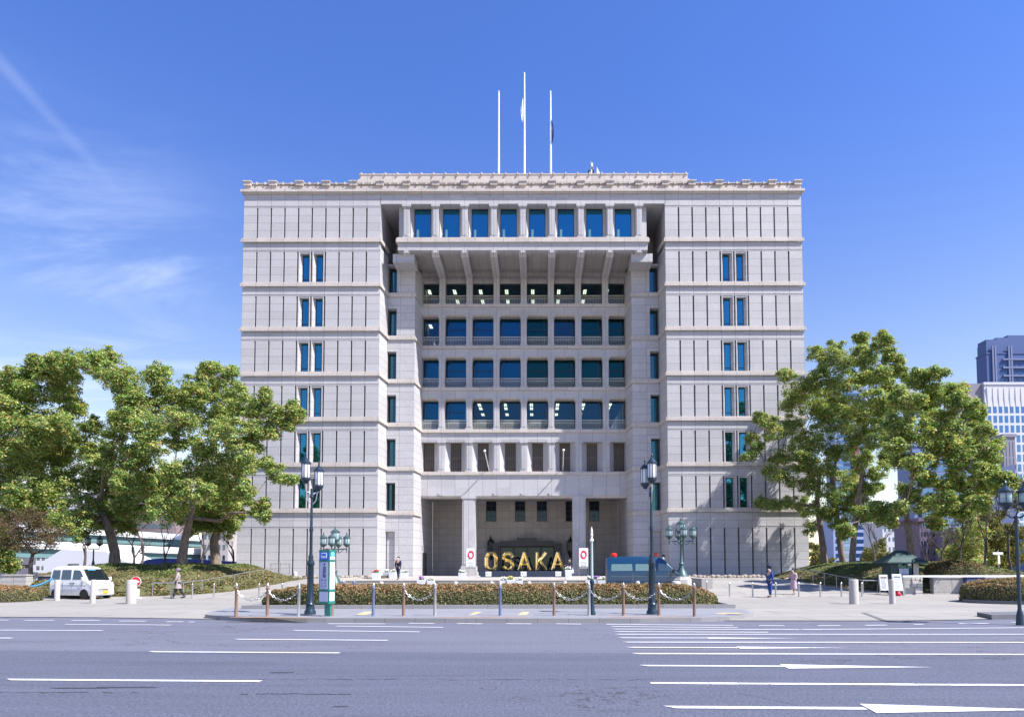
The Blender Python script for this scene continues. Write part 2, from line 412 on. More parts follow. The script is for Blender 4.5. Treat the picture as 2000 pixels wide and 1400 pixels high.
for k in range(2, 6):
    top = 31.8 if k == 5 else WB[k+1]-1.15
    for i, (x0, x1) in enumerate(bays):
        w_ = x1-x0-.04; h = top-WB[k]-.05; xm = (x0+x1)/2
        lit = k == 5 or (k == 3 and i >= 2) or (k == 4 and i in (5,)) 
        blueish = (k == 4 and 0 < i < 4) or (k == 3 and i < 4) or (k == 2+0 and i < 4)
        if k == 2: lit = i >= 2
        if k == 3: lit = False
        if k == 4 and i == 0: lit = True
        gl = M['glass_see'] if lit else (M['glass_mid'] if i < 4 else M['glass_teal'])
        bl = None
        if not lit: bl = (M['blind'] if i < 4 else M['blind2'], rb.choice((.0, .0, .1, .9)) if k != 4 else .05)
        mu = (-w_/2+.38,) if i < 4 else (w_/2-.38,)
        window(hall, xm, DC+1.0, WB[k]+.01, w_, h, gl, mull=mu, trans=((h*.62,) if not lit and i % 3 else ()), blind=bl)
        bb = bal_mesh(x1-x0-.06, 1.05).build('balustrade', M['alu'] if False else None or M['white'], hall) if (round(w_, 2) not in balm) else None
        if bb is None:
            bb = balm[round(w_, 2)].copy(); C.objects.link(bb)
        else: balm[round(w_, 2)] = bb
        bb.location = (xm, DC+.35, WB[k])
M['rail_paint'] = mat('grey_green_rail', (0.50, 0.50, 0.44), 0.5, 0.0)
for b_ in balm.values(): b_.data.materials.clear(); b_.data.materials.append(M['rail_paint'])
# lamps sit one storey lower for the fourth lit row: rebuild list for k==2
lamps(WB[3]-1.01-.0, (), [])
# grilled windows of the lowest upper storey
def grille_mesh(w_, h):
    b = MB(); n = 26
    for i in range(n+1): z = h*i/n; b.box(-w_/2, w_/2, .02, .04, z-.012, z+.012)
    for i in range(7): x = -w_/2+w_*i/6; b.box(x-.012, x+.012, .0, .02, 0, h)
    for zc in (.17, h/2, h-.17):
        m_ = 7; st = w_/m_
        for i in range(m_):
            x = -w_/2+(i+.5)*st
            b.tube([(x+st*.45*math.cos(t*math.pi/3), -.02, zc+.11*math.sin(t*math.pi/3)) for t in range(7)], .016, 4)
    return b
M['grille'] = mat('brown_grille', (0.22, 0.19, 0.165), 0.6, 0.1)
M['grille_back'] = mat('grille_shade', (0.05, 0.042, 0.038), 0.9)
jb = MB(); gp = None
hE = WB[2]-1.13-WB[1]
for i, (x0, x1) in enumerate(bays):
    xm = (x0+x1)/2 if 0 < i < 7 else ((-9.93) if i == 0 else 9.93)
    hw = .56
    jb.prism([(x0-.02, DC+.12), (x0+.06, DC+.12), (xm-hw, DC+.85), (xm-hw, DC+1.0), (x0-.02, DC+1.0)], WB[1]+.01, WB[1]+hE)
    jb.prism([(x1-.06, DC+.12), (x1+.02, DC+.12), (x1+.02, DC+1.0), (xm+hw, DC+1.0), (xm+hw, DC+.85)], WB[1]+.01, WB[1]+hE)
    jb.box(x0, x1, DC+.02, DC+1.0, WB[1]+hE-.18, WB[1]+hE-.004)
    if gp is None:
        gp = grille_mesh(1.12, hE-.2).build('grille_window', M['grille'], hall)
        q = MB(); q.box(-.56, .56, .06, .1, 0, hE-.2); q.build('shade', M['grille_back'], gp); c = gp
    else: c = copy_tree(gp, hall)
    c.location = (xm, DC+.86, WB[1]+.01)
jb.build('window_jambs', M['mid'], hall, fix=True)
# soffit beads over each opening
sb = MB()
for k in range(2, 5):
    z = WB[k+1]-1.13
    for i in range(8):
        x0, x1 = bays[i]; sb.box(x0, x1, DC+.16, DC+.98, z-.14, z-.004); sb.box(x0, x1, DC+.04, DC+.16, z-.07, z-.004)
sb.build('lintel', M['ledge'], hall)
# deep soffit under the top storey, with its beams
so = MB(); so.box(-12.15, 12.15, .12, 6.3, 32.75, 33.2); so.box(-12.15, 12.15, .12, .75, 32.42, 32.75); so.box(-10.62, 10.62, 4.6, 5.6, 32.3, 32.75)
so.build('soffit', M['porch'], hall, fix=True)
bp = None
for i in range(-4, 5):
    b = MB(); hw = .36
    if bp is None:
        b.add([(-hw, .05, 32.72), (hw, .05, 32.72), (hw, 5.2, 32.72), (-hw, 5.2, 32.72), (-hw, .05, 32.45), (hw, .05, 32.45), (hw, .45, 32.12), (-hw, .45, 32.12), (hw, 5.2, 31.95), (-hw, 5.2, 31.95)],
              [(0, 1, 2, 3), (0, 4, 5, 1), (4, 7, 6, 5), (7, 9, 8, 6), (1, 5, 6, 8, 2), (0, 3, 9, 7, 4), (3, 2, 8, 9)])
        b.box(-.19, .19, -.03, .2, 32.36, 32.62)
        bp = b.build('beam', M['mid'], hall, fix=True); c = bp
    else: c = bp.copy(); C.objects.link(c)
    c.location = (2.84*i, 0, 0)
for s in (-1, 1):
    b = MB(); b.box(10.62, 12.72, .35, 2.4, 31.6, 32.42) if s > 0 else b.box(-12.72, -10.62, .35, 2.4, 31.6, 32.42)
    b.build('bracket', M['pier'], hall)
# top storey box
tb = MB()
tb.box(-12.18, 12.18, 0, .6, 32.62, 33.38)
tb.box(-12.18, 12.18, 1.5, 7, 33.21, 38.3)
for i in range(9):
    x = -11.36+2.84*i
    if i < 8:
        a, b_, xm = x+.35, x+2.49, x+1.42
        tb.prism([(a, .5), (xm-.81, 1.0), (xm-.81, 1.55), (a, 1.55)], 33.85, 37.26)
        tb.prism([(b_, .5), (b_, 1.55), (xm+.81, 1.55), (xm+.81, 1.0)], 33.85, 37.26)
tb.box(-12.18, -11.0, .55, 1.55, 33.85, 37.26); tb.box(11.0, 12.18, .55, 1.55, 33.85, 37.26)
tb.box(-13.95, 13.95, 0, 7, 37.26, 37.85)
tb.build('top_storey', M['mid'], hall, fix=True)
l = MB(); l.box(-12.34, 12.34, -.16, 1.6, 33.38, 33.72); l.box(-12.28, 12.28, -.1, 1.6, 33.72, 33.86); l.build('ledge', M['ledge'], hall)
for i in range(9):
    if i == 0: tp = col_mesh(37.26-33.86, .60, dep=.9).build('column', M['mid'], hall); c = tp
    else: c = tp.copy(); C.objects.link(c)
    c.location = (-11.36+2.84*i, .02, 33.86)
    if i < 8:
        if i == 0: w0 = window(hall, -9.94, 1.0, 33.9, 1.62, 3.3, M['glass_blue'], fr=.06, trans=(.45,)); q = MB(); q.box(-.58, -.36, .035, .044, .5, 1.3); q.build('sticker', mat('pale_pane_film', (.25, .5, .55), .4), w0)
        else: wcopy(w0, -9.94+2.84*i, 1.0, 33.9)
# entablature, cornice, parapet
e = MB()
e.box(-WO, WO, .02, 7, 37.85, 38.42); e.build('frieze', M['wing'], hall)
e = MB(); e.box(-WO-.14, WO+.14, -.13, 7, 38.22, 38.38); e.box(-WO-.28, WO+.28, -.27, 7, 38.38, 38.62); e.build('cornice', M['ledge'], hall)
e = MB(); e.box(-WO, WO, -.04, 7, 38.62, 39.02); e.box(-WO+.05, WO-.05, .1, .55, 39.02, 39.27); e.build('parapet', M['ledge'], hall)
e = MB(); e.box(-WO, WO, -.06, .65, 39.27, 39.34)
xs = sorted([-11.36+2.84*i for i in range(9)]+[s*x for s in (-1, 1) for x in (13.95, 16.55, 19.2, 21.8, 24.4, 26.9)])
for a, b_ in zip(xs, xs[1:]):
    for t in (.36, .68): x = a+(b_-a)*t; e.box(x-.07, x+.07, -.16, .3, 39.17, 39.40)
e.build('coping', M['white'] if False else M['ledge'], hall)
pb = None
for x in xs:
    if pb is None:
        b = MB(); b.box(-.35, .35, -.28, .6, 39.02, 39.36); b.box(-.42, .42, -.36, .66, 39.36, 39.46); pb = b.build('parapet_block', M['ledge'], hall); c = pb
    else: c = pb.copy(); C.objects.link(c)
    c.location = (x, 0, 0)
# strip windows (wings and piers)
wp = wq = None
for s in (-1, 1):
    for c_ in FL[:6]:
        for k in W_BAYS:
            x = s*(-WO+PW_*(k+.5))
            if wp is None: wp = window(hall, x, .46, c_+.49, .62, 2.86, M['glass_blue'], fr=.045, trans=(.42,))
            else: wcopy(wp, x, .46, c_+.49)
        x = s*-13.17
        if wq is None: wq = window(hall, x, 3.2, c_+.42, .9, 2.8, M['glass_dark'], fr=.06, mull=(.1,))
        else: wcopy(wq, x, 3.2, c_+.42)
# porch
po = MB()
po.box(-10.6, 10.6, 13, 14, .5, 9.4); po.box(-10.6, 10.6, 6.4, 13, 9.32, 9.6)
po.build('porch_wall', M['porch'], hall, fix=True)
po = MB(); po.box(-10.62, 10.62, DC+.12, 6.4, 8.92, 9.13); po.build('lintel', M['ledge'], hall)
for s in (-1, 1):
    b = MB(); b.box(-.66, .66, 0, 1.5, 1.9, 9.0); b.box(-.5, .5, -.05, 0, 2.1, 8.9); b.box(-.78, .78, -.12, 1.55, 8.85, 9.15)
    b.box(-.78, .78, -.1, 1.55, 1.3, 1.9); b.box(-.9, .9, -.22, 1.6, .85, 1.3)
    b.build('column', M['mid'], hall).location = (5.68*s, DC, 0)
for x in (-2.84, 0, 8.5, -8.5, 2.84):
    b = MB(); b.slab([(-.32, 0), (.32, 0), (.2, -.3), (-.2, -.3)][::-1], -.08, .14); b.build('bracket', M['mid'], hall, fix=True).location = (x, DC, 9.45)
pw = None
for x in (-3.9, -.6, 1.9, 5.2, 7.9):
    if pw is None: pw = window(hall, x, 12.93, 7.0, 1.15, 2.4, M['glass_door'], fr=.06, mull=(0,), trans=(.6, 1.2, 1.8)); b = MB(); b.box(-.72, .72, -.06, 0.1, -.14, 0); b.build('sill', M['porch'], pw)
    else: wcopy(pw, x, 12.93, 7.0)
en = MB(); en.slab([(-3.7, .9), (-3.0, .9), (-3.0, 4.15), (3.3, 4.15), (3.3, .9), (4.1, .9), (4.1, 4.5), (3.5, 4.5), (3.1, 4.75), (1.3, 4.75), (1.3, 5.1), (-.9, 5.1), (-.9, 4.75), (-2.6, 4.75), (-3.1, 4.5), (-3.7, 4.5)], 11.9, 13.0)
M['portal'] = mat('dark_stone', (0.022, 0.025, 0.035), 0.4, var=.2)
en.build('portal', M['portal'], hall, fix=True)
for i, x in enumerate((-2.1, -.55, 1.0, 2.55)):
    d = window(hall, x+.0, 12.85, .92, 1.5, 3.2, M['glass_door'], fr=.09, trans=(2.4,), name='door')
b = MB(); b.box(-10.64, -10.5, 6.3, 8.3, .9, 3.3); b.build('door', M['alu'], hall)
b = MB(); b.box(-13.55, -12.8, 2.70, 2.76, .9, 4.6); b.build('door', M['pier'], hall)
# penthouse with its own cornice
ph = MB(); ph.box(-17.3, 17.3, 5.5, 20, 38.4, 42.7); ph.build('penthouse', M['mid'], hall)
ph = MB(); ph.box(-17.55, 17.55, 5.2, 20.2, 42.45, 42.8); ph.box(-17.4, 17.4, 5.35, 20.1, 42.8, 43.35); ph.build('cornice', M['ledge'], hall)
ph = MB(); ph.box(-17.45, 17.45, 5.3, 5.9, 43.35, 43.45)
for i in range(28): x = -17.2+1.274*i; ph.box(x-.07, x+.07, 5.2, 5.6, 43.3, 43.53)
ph.build('coping', M['ledge'], hall)
# ------------------------------------------------------------------ ground, road, plaza
def struct(o): o['kind'] = 'structure'; return o
def asphalt(name, base, sc=1.0):
    m_ = bpy.data.materials.new(name); m_.use_nodes = True; b = NB(m_.node_tree); p = m_.node_tree.nodes['Principled BSDF']
    pos = b.add('ShaderNodeNewGeometry').outputs['Position']
    g = b.noise(pos, 24.0, 3, 0.8); g2 = b.ramp(b.noise(pos, 90.0, 2, 0.6), .55, .72)
    l = b.noise(b.mapping(pos, sc=(0.14, 1.2, 1)), 1.0, 5, 0.65); st = b.ramp(b.noise(b.mapping(pos, rot=(0, 0, R(-2)), sc=(0.10, 1.9, 1)), 1.0, 5, .6, .6), .54, .8)
    k = b.m('ADD', b.m('ADD', .34, b.m('MULTIPLY', b.ramp(g, .34, .66), .60)), b.m('ADD', b.m('MULTIPLY', l, .46), b.m('MULTIPLY', g2, .42)))
    k = b.m('SUBTRACT', k, b.m('MULTIPLY', st, .30))
    k = b.m('SUBTRACT', k, b.m('MULTIPLY', b.m('MULTIPLY', b.ramp(b.noise(b.mapping(pos, sc=(.25, 1, 1)), .9, 5, .7), .6, .72), b.ramp(b.noise(pos, .15, 2), .5, .6)), .20))
    # hairline cracks filled with dark tar
    vo = b.add('ShaderNodeTexVoronoi', feature='DISTANCE_TO_EDGE'); b.put(vo.inputs['Vector'], b.vm('ADD', b.mapping(pos, sc=(.16, .34, 1)), b.noise(pos, .9, 4, .6, col=True))); b.put(vo.inputs['Scale'], .8)
    cr = b.m('MULTIPLY', b.m('LESS_THAN', vo.outputs[0], .006), b.m('GREATER_THAN', b.noise(pos, .16, 2), .52))
    c = b.mix(1.0, base+(1,), b.comb(k, k, k), 'MULTIPLY'); c = b.mix(b.m('MULTIPLY', cr, .6), c, (.03, .03, .035, 1))
    b.put(p.inputs['Base Color'], c); p.inputs['Roughness'].default_value = .85; p.inputs['Specular IOR Level'].default_value = .3
    bn = b.add('ShaderNodeBump'); bn.inputs['Strength'].default_value = .5; bn.inputs['Distance'].default_value = .012; b.put(bn.inputs['Height'], g); b.put(p.inputs['Normal'], bn.outputs[0])
    return m_
def paving(name, base, jx, jy, jw=.02, dark=.45, var=.12, rot=0.0, off=.5):
    m_ = bpy.data.materials.new(name); m_.use_nodes = True; b = NB(m_.node_tree); p = m_.node_tree.nodes['Principled BSDF']
    pos = b.mapping(b.add('ShaderNodeNewGeometry').outputs['Position'], rot=(0, 0, rot))
    x, y, z = b.sep(pos)
    v = b.m('DIVIDE', y, jy); u = b.m('ADD', b.m('DIVIDE', x, jx), b.m('MULTIPLY', b.m('FLOORED_MODULO', b.m('FLOOR', v), 2.0), off))
    fj = lambda q, s: b.m('LESS_THAN', b.m('MULTIPLY', b.m('ABSOLUTE', b.m('SUBTRACT', b.m('FRACT', b.m('ADD', q, .5)), .5)), s), jw/2)
    j = b.m('MAXIMUM', fj(u, jx), fj(v, jy))
    wn = b.add('ShaderNodeTexWhiteNoise'); b.put(wn.inputs['Vector'], b.comb(b.m('FLOOR', u), b.m('FLOOR', v), 0.0))
    n = b.noise(pos, .5, 5, .65, .4); f = b.noise(pos, 14.0, 5, .8); s = b.ramp(b.noise(pos, 1.1, 6, .75, .8), .55, .75)
    k = b.m('ADD', b.m('ADD', .72, b.m('MULTIPLY', wn.outputs[0], var)), b.m('ADD', b.m('MULTIPLY', n, .24), b.m('MULTIPLY', f, .22)))
    k = b.m('SUBTRACT', k, b.m('MULTIPLY', s, .16))
    c = b.mix(1.0, base+(1,), b.comb(k, k, k), 'MULTIPLY'); c = b.mix(b.m('MULTIPLY', j, dark), c, (.05, .05, .05, 1))
    b.put(p.inputs['Base Color'], c); p.inputs['Roughness'].default_value = .8
    return m_
M['asph_old'] = asphalt('worn_light_asphalt', (.138, .144, .188)); M['asph_new'] = asphalt('dark_asphalt', (.100, .108, .150))
M['plaza'] = paving('plaza_concrete', (.27, .255, .235), 4.2, 1.5, .05, .75, .16, rot=R(-3))
M['tiles'] = paving('blue_grey_paving', (.205, .21, .235), .6, .3, .012, .35, .16, rot=R(-1))
M['kerb'] = paving('kerb_stone', (.24, .235, .24), 1.0, 500.0, .02, .5, .12)
def wornpaint():
    m_ = mat('road_paint', (.66, .66, .68), .6); b = NB(m_.node_tree); p = m_.node_tree.nodes['Principled BSDF']
    pos = b.add('ShaderNodeNewGeometry').outputs['Position']
    n = b.ramp(b.noise(pos, 7.0, 7, .8), .56, .66); l = b.ramp(b.noise(pos, .7, 3, .6), .42, .62); s = b.noise(b.mapping(pos, sc=(.6, 5, 1)), 1.5, 4, .7)
    c = b.mix(s, (.50, .50, .53, 1), (.76, .76, .78, 1)); c = b.mix(b.m('MULTIPLY', n, b.m('ADD', .25, b.m('MULTIPLY', l, .65))), c, (.15, .155, .19, 1)); b.put(p.inputs['Base Color'], c)
    return m_
M['paint'] = wornpaint()
M['earth'] = mat('bare_earth', (.09, .075, .05), .95, var=.3)
g = MB(); g.box(-2500, 2500, -400, 3500, -1, -.012); struct(g.build('ground', mat('city_ground', (.16, .155, .15), .9, var=.2, vs=.05)))
g = MB(); g.add([(-400, -12, 0), (400, -12, 0), (400, 27, 0), (-400, 27, 0)], [(0, 1, 2, 3)]); struct(g.build('road', M['asph_old']))
a, b_ = G(0, 1268, .004), G(2000, 1279, .004); sl = (b_.y-a.y)/(b_.x-a.x)
g = MB(); g.add([(-300, -12, .004), (300, -12, .004), (300, a.y+sl*(300-a.x), .004), (-300, a.y+sl*(-300-a.x), .004)], [(0, 1, 2, 3)]); struct(g.build('road', M['asph_new']))
CXL, CXR = -13.7, 10.9
def sm(t): t = max(0.0, min(1.0, t)); return t*t*(3-2*t)
def hz(x, y):
    if CXL < x < CXR:
        if y < 46.4: return .3*sm((y-36)/8)
        if y < 48: return .3+.15*(1+int((y-46.4)/.4001))
        return .9
    return .9*sm((y-38)/14)
edge = [(-200, 30.0)]+[tuple(G(*q)[:2]) for q in ((0, 1203), (200, 1204.5), (395, 1207.5), (470, 1211), (1450, 1213), (1800, 1213.5), (1935, 1211), (2000, 1209))]+[(200, 27.5)]
def yf(x):
    for (x0, y0), (x1, y1) in zip(edge, edge[1:]):
        if x <= x1: return y0+(y1-y0)*(x-x0)/(x1-x0)
    return edge[-1][1]
xs_ = sorted(set([-200, -120, -80, -60]+[-50+2*i for i in range(51)]+[60, 80, 120, 200, CXL, CXL+.001, CXR-.001, CXR]))
ts = [i/40 for i in range(41)]
vs, fs = [], []
NT = len(ts)
for x in xs_:
    y0 = yf(x)
    for t in ts:
        y = y0+(46.4-y0)*t/.7 if t <= .7 else 46.4+(80-46.4)*(t-.7)/.3
        vs.append((x, y, hz(x, min(y, 46.39) if CXL < x < CXR else y)+.02))
for i in range(len(xs_)-1):
    for j in range(NT-1):
        xm = (xs_[i]+xs_[i+1])/2
        if CXL < xm < CXR and ts[j] > .69: continue
        fs.append((i*NT+j, (i+1)*NT+j, (i+1)*NT+j+1, i*NT+j+1))
g = MB(); g.add(vs, fs); struct(g.build('plaza', M['plaza'], fix=False))
M['step'] = paving('step_granite', (.36, .34, .315), 1.42, 50, .02, .5, .1)
g = MB()
for i in range(4): g.box(CXL, CXR, 46.4+.4*i, 46.4+.4*(i+1) if i < 3 else 79, .0, .41+.15*i); g.box(CXL, CXR, 46.33+.4*i, 46.399+.4*(i+1) if i < 3 else 79, .412+.15*i, .45+.15*i); 
struct(g.build('steps', M['step']))
g = MB(); g.box(-29, CXL, 52, 66, 0, .93); g.box(CXR, 27, 52, 66, 0, .93)
for x in (CXL, CXR): g.box(x-.35, x+.35, 44, 52, 0, 1.05)
struct(g.build('terrace', M['step']))
# raised pavement island with its kerb
isl = [(400, 1206.5), (432, 1209.5), (500, 1213), (600, 1214), (800, 1215), (1000, 1216), (1250, 1216), (1370, 1214.5), (1425, 1212.5), (1458, 1209), (1472, 1204.5), (1458, 1198), (1405, 1191), (1000, 1189.5), (455, 1191), (410, 1199)]
isw = [tuple(G(px, py)[:2]) for px, py in isl]
cxm = sum(p[0] for p in isw)/len(isw); cym = sum(p[1] for p in isw)/len(isw)
inn = [(x+(.18 if x < cxm-9 else -.18 if x > cxm+9 else 0), y+(.18 if y < cym else -.18)) for x, y in isw]
g = MB(); g.prism(isw, 0, .145); struct(g.build('kerb', M['kerb'], fix=True))
g = MB(); g.prism(inn, .1, .152); struct(g.build('pavement', M['tiles'], fix=True))
M['orange'] = mat('worn_orange_edging', (.42, .21, .08), .8, var=.35, vs=2, dirt=.5)
M['yellow'] = mat('pale_tactile_tiles', (.5, .40, .22), .8, var=.15)
g = MB()
for a0, a1 in ((447, 600), (860, 1030), (1195, 1335)):
    n = 8
    pts = [G(a0+(a1-a0)*i/n, (1205 if a0 > 500 else 1206-abs(a0+(a1-a0)*i/n-600)*.012), .15) for i in range(n+1)]
    for p, q in zip(pts, pts[1:]): g.add([(p.x, p.y, .156), (q.x, q.y, .156), (q.x, q.y+.16, .156), (p.x, p.y+.16, .156)], [(0, 1, 2, 3)])
struct(g.build('kerb_edging', M['orange']))
g = MB()
for q in (((695, 1199), (712, 1193), (732, 1193), (716, 1199)), ((915, 1200), (930, 1194), (942, 1194), (925, 1200)), ((1010, 1200), (1022, 1194), (1034, 1194), (1028, 1200)), ((1395, 1197), (1440, 1197), (1455, 1199), (1405, 1199))):
    g.add([tuple(G(px, py, .156)) for px, py in q], [(0, 1, 2, 3)])
struct(g.build('tactile_paving', M['yellow']))
g = MB()
h0, h1 = G(478, 1187, .152), G(1432, 1187, .152)
g.box(h0.x, h1.x, 27.3, 27.5, .1, .30); g.box(h0.x, h0.x+.2, 27.5, 30.5, .1, .30); g.box(h1.x-.2, h1.x, 27.5, 30.5, .1, .30); struct(g.build('kerb', M['kerb']))
# road markings
def strip(g, p, q, w=.15, slant=.0, z=.012):
    a = G(p[0], p[1], z); b = G(q[0], q[1], z); d = (b-a).normalized(); n = Vector((-d.y, d.x, 0))*w/2
    g.add([a-n+d*slant, b-n+d*slant*0, b+n, a+n], [(0, 1, 2, 3)])
def marks(lst, w, name='lane_marking', slant=.0):
    for p, q in lst:
        g = MB(); strip(g, p, q, w, slant); struct(g.build(name, M['paint']))
marks([((122, 1217), (334, 1218.5)), ((-60, 1227.5), (200, 1229)), ((-80, 1242), (23, 1243.5)), ((650, 1221), (865, 1224)), ((567, 1229.5), (819, 1232.5)),
       ((454, 1246.3), (757, 1249)), ((285, 1270.3), (663, 1273.3)), ((5, 1324), (509, 1328.3))], .14, slant=.2)
marks([((-20, 1208.5), (16, 1208.5)), ((48, 1209), (105, 1209)), ((140, 1209.3), (195, 1209.5)), ((232, 1210.5), (286, 1211)), ((325, 1212), (358, 1212.4)), ((368, 1212.5), (380, 1212.7)),
       ((640, 1216.5), (752, 1217)), ((798, 1215.8), (848, 1216.4)), ((893, 1216.6), (942, 1217.2)), ((988, 1217), (1038, 1217.5)), ((1086, 1217.5), (1135, 1218)), ((1184, 1218.6), (1432, 1221)),
       ((1482, 1221.8), (1532, 1222)), ((1597, 1222), (1641, 1222)), ((1690, 1221.5), (1731, 1221)), ((1785, 1220), (1803, 1220)), ((1873, 1218.5), (1930, 1218)), ((1976, 1216), (2020, 1216))], .16, 'edge_marking')
marks([((1190, 1222.8), (1440, 1225.5)), ((1193, 1227.8), (1560, 1229.4)), ((1560, 1229.4), (2040, 1226.5)), ((1198, 1232.8), (1500, 1234.5)), ((1200, 1238), (2040, 1239.5)), ((1206, 1245), (1385, 1245.6)), ((1214, 1253.3), (2040, 1255.4)),
       ((1222, 1263.6), (1440, 1264.6)), ((1233, 1275.8), (2060, 1279)), ((1248, 1299), (1535, 1301)), ((1296, 1380), (1690, 1383.5))], .15, slant=.15)
g = MB()
for i in range(14):
    x0 = 1270+i*58; strip(g, (x0, 1333.2+.0075*(x0-1270)), (x0+56.6, 1333.2+.0075*(x0+57-1270)), .14+.015*((i*7) % 3)); 
struct(g.build('lane_marking', M['paint']))
def head(pts):
    g = MB(); g.add([tuple(G(px, py, .0125)) for px, py in pts], [tuple(range(len(pts)))]); struct(g.build('arrow_marking', M['paint'], fix=True))
head([(1522, 1297), (1540, 1305.5), (1824, 1303.3)]); head([(1678, 1374.5), (1712, 1392.5), (2060, 1387)]); head([(1437, 1262.4), (1446, 1266.6), (1658, 1265.3)]); head([(1380, 1244.6), (1385, 1247.4), (1560, 1246.4)])
M['sill'] = mat('kerb_dark', (.12, .125, .14), .8, var=.2)
for pts in (((1790, 1181), (1800, 1174), (1870, 1187), (2060, 1190), (2060, 1194), (1868, 1192)),):
    w_ = [G(px, py) for px, py in pts]
g = MB(); k0, k1 = G(1937, 1211), G(2060, 1209); g.add([(k0.x, k0.y, 0), (k1.x, k1.y, 0), (k1.x, k1.y+1.4, 0), (k0.x+.4, k0.y+1.4, 0), (k0.x, k0.y, .16), (k1.x, k1.y, .16), (k1.x, k1.y+1.4, .16), (k0.x+.4, k0.y+1.4, .16)], [(0, 1, 5, 4), (3, 0, 4, 7), (4, 5, 6, 7)]); struct(g.build('kerb', M['sill']))
g = MB(); dk = [G(*q, .03) for q in ((1681, 1196.5), (1690, 1197), (1732, 1212), (1722, 1212))]; g.add([tuple(v) for v in dk], [(0, 1, 2, 3)]); struct(g.build('drain_channel', M['sill']))
for (px, py, rr) in ((1432, 1199.5, .5),):
    c_ = G(px, py, .16); g = MB(); g.lathe([(rr*.56, .15), (rr*.56, .158)], (c_.x, c_.y), 24); g.lathe([(rr*.42, .15), (rr*.42, .162)], (c_.x, c_.y), 24); tag(g.build('manhole_cover', M['sill']), 'round dark manhole cover in the blue grey pavement by the driveway', 'manhole cover')
q_ = random.Random(11)
def seam(x0, y0, x1, y1, w, name='tar_seam'):
    g = MB(); n = int((x1-x0)/14); prev = None
    for i in range(n+1):
        t = i/n; p = G(x0+(x1-x0)*t, y0+(y1-y0)*t+q_.uniform(-.9, .9), .008); ww = w*q_.uniform(.2, 1.3)
        cur = ((p.x, p.y-ww/2, .008), (p.x, p.y+ww/2, .008))
        if prev and q_.random() > .12: g.add([prev[0], cur[0], cur[1], prev[1]], [(0, 1, 2, 3)])
        prev = cur
    struct(g.build(name, M['tar']))
M['tar'] = mat('tar', (.035, .037, .05), .7, var=.2)
seam(505, 1324.5, 1275, 1327, .022); seam(1440, 1352, 1560, 1377, .016); seam(-40, 1349, 270, 1350, .03); seam(470, 1353, 700, 1353.5, .04); seam(1655, 1366, 1800, 1398, .012)
for (px, py, w_, d_) in ((548, 1311.5, .22, .05), (240, 1340, .6, .06), (155, 1341, .5, .05), (665, 1378, .12, .03)):
    p = G(px, py, .0085); g = MB(); g.add([(p.x+w_*math.cos(t*math.pi/6)*q_.uniform(.7, 1.1), p.y+d_*math.sin(t*math.pi/6)*q_.uniform(.6, 1.2), .0085) for t in range(12)], [tuple(range(12))]); struct(g.build('oil_stain', M['tar']))
# ------------------------------------------------------------------ foliage
def leafmat(name, rough=.55, trans=.25):
    m_ = bpy.data.materials.new(name); m_.use_nodes = True; nt = m_.node_tree; b = NB(nt); p = nt.nodes['Principled BSDF']
    at = b.add('ShaderNodeVertexColor'); at.layer_name = 'tint'
    nt.links.new(at.outputs[0], p.inputs['Base Color']); p.inputs['Roughness'].default_value = rough; p.inputs['Specular IOR Level'].default_value = .35
    tr = b.add('ShaderNodeBsdfTranslucent'); cc = b.mix(1.0, at.outputs[0], (1.5, 1.5, .7, 1), 'MULTIPLY'); b.put(tr.inputs[0], cc)
    mx = b.add('ShaderNodeMixShader'); mx.inputs[0].default_value = trans
    out = [n for n in nt.nodes if n.type == 'OUTPUT_MATERIAL'][0]
    nt.links.new(p.outputs[0], mx.inputs[1]); nt.links.new(tr.outputs[0], mx.inputs[2]); nt.links.new(mx.outputs[0], out.inputs[0])
    return m_
M['leaf'] = leafmat('leaf', .5, .33); M['hedge_leaf'] = leafmat('clipped_leaf', .7, .12); M['hedge_core'] = mat('hedge_twigs', (.045, .038, .02), .95, var=.3)
def bark(name, c):
    m_ = bpy.data.materials.new(name); m_.use_nodes = True; b = NB(m_.node_tree); p = m_.node_tree.nodes['Principled BSDF']
    pos = b.add('ShaderNodeTexCoord').outputs['Object']
    n = b.noise(b.mapping(pos, sc=(5, 5, 1.2)), 1.6, 6, .7, .5); k = b.ramp(n, .35, .65)
    b.put(p.inputs['Base Color'], b.mix(k, tuple(x*.45 for x in c)+(1,), c+(1,))); p.inputs['Roughness'].default_value = .9
    bn = b.add('ShaderNodeBump'); bn.inputs['Strength'].default_value = .8; bn.inputs['Distance'].default_value = .05; b.put(bn.inputs['Height'], n); b.put(p.inputs['Normal'], bn.outputs[0])
    return m_
M['bark'] = bark('camphor_bark', (.24, .19, .155)); M['twig'] = bark('dark_twig', (.07, .055, .05)); M['bark2'] = bark('pale_bark', (.15, .11, .10))
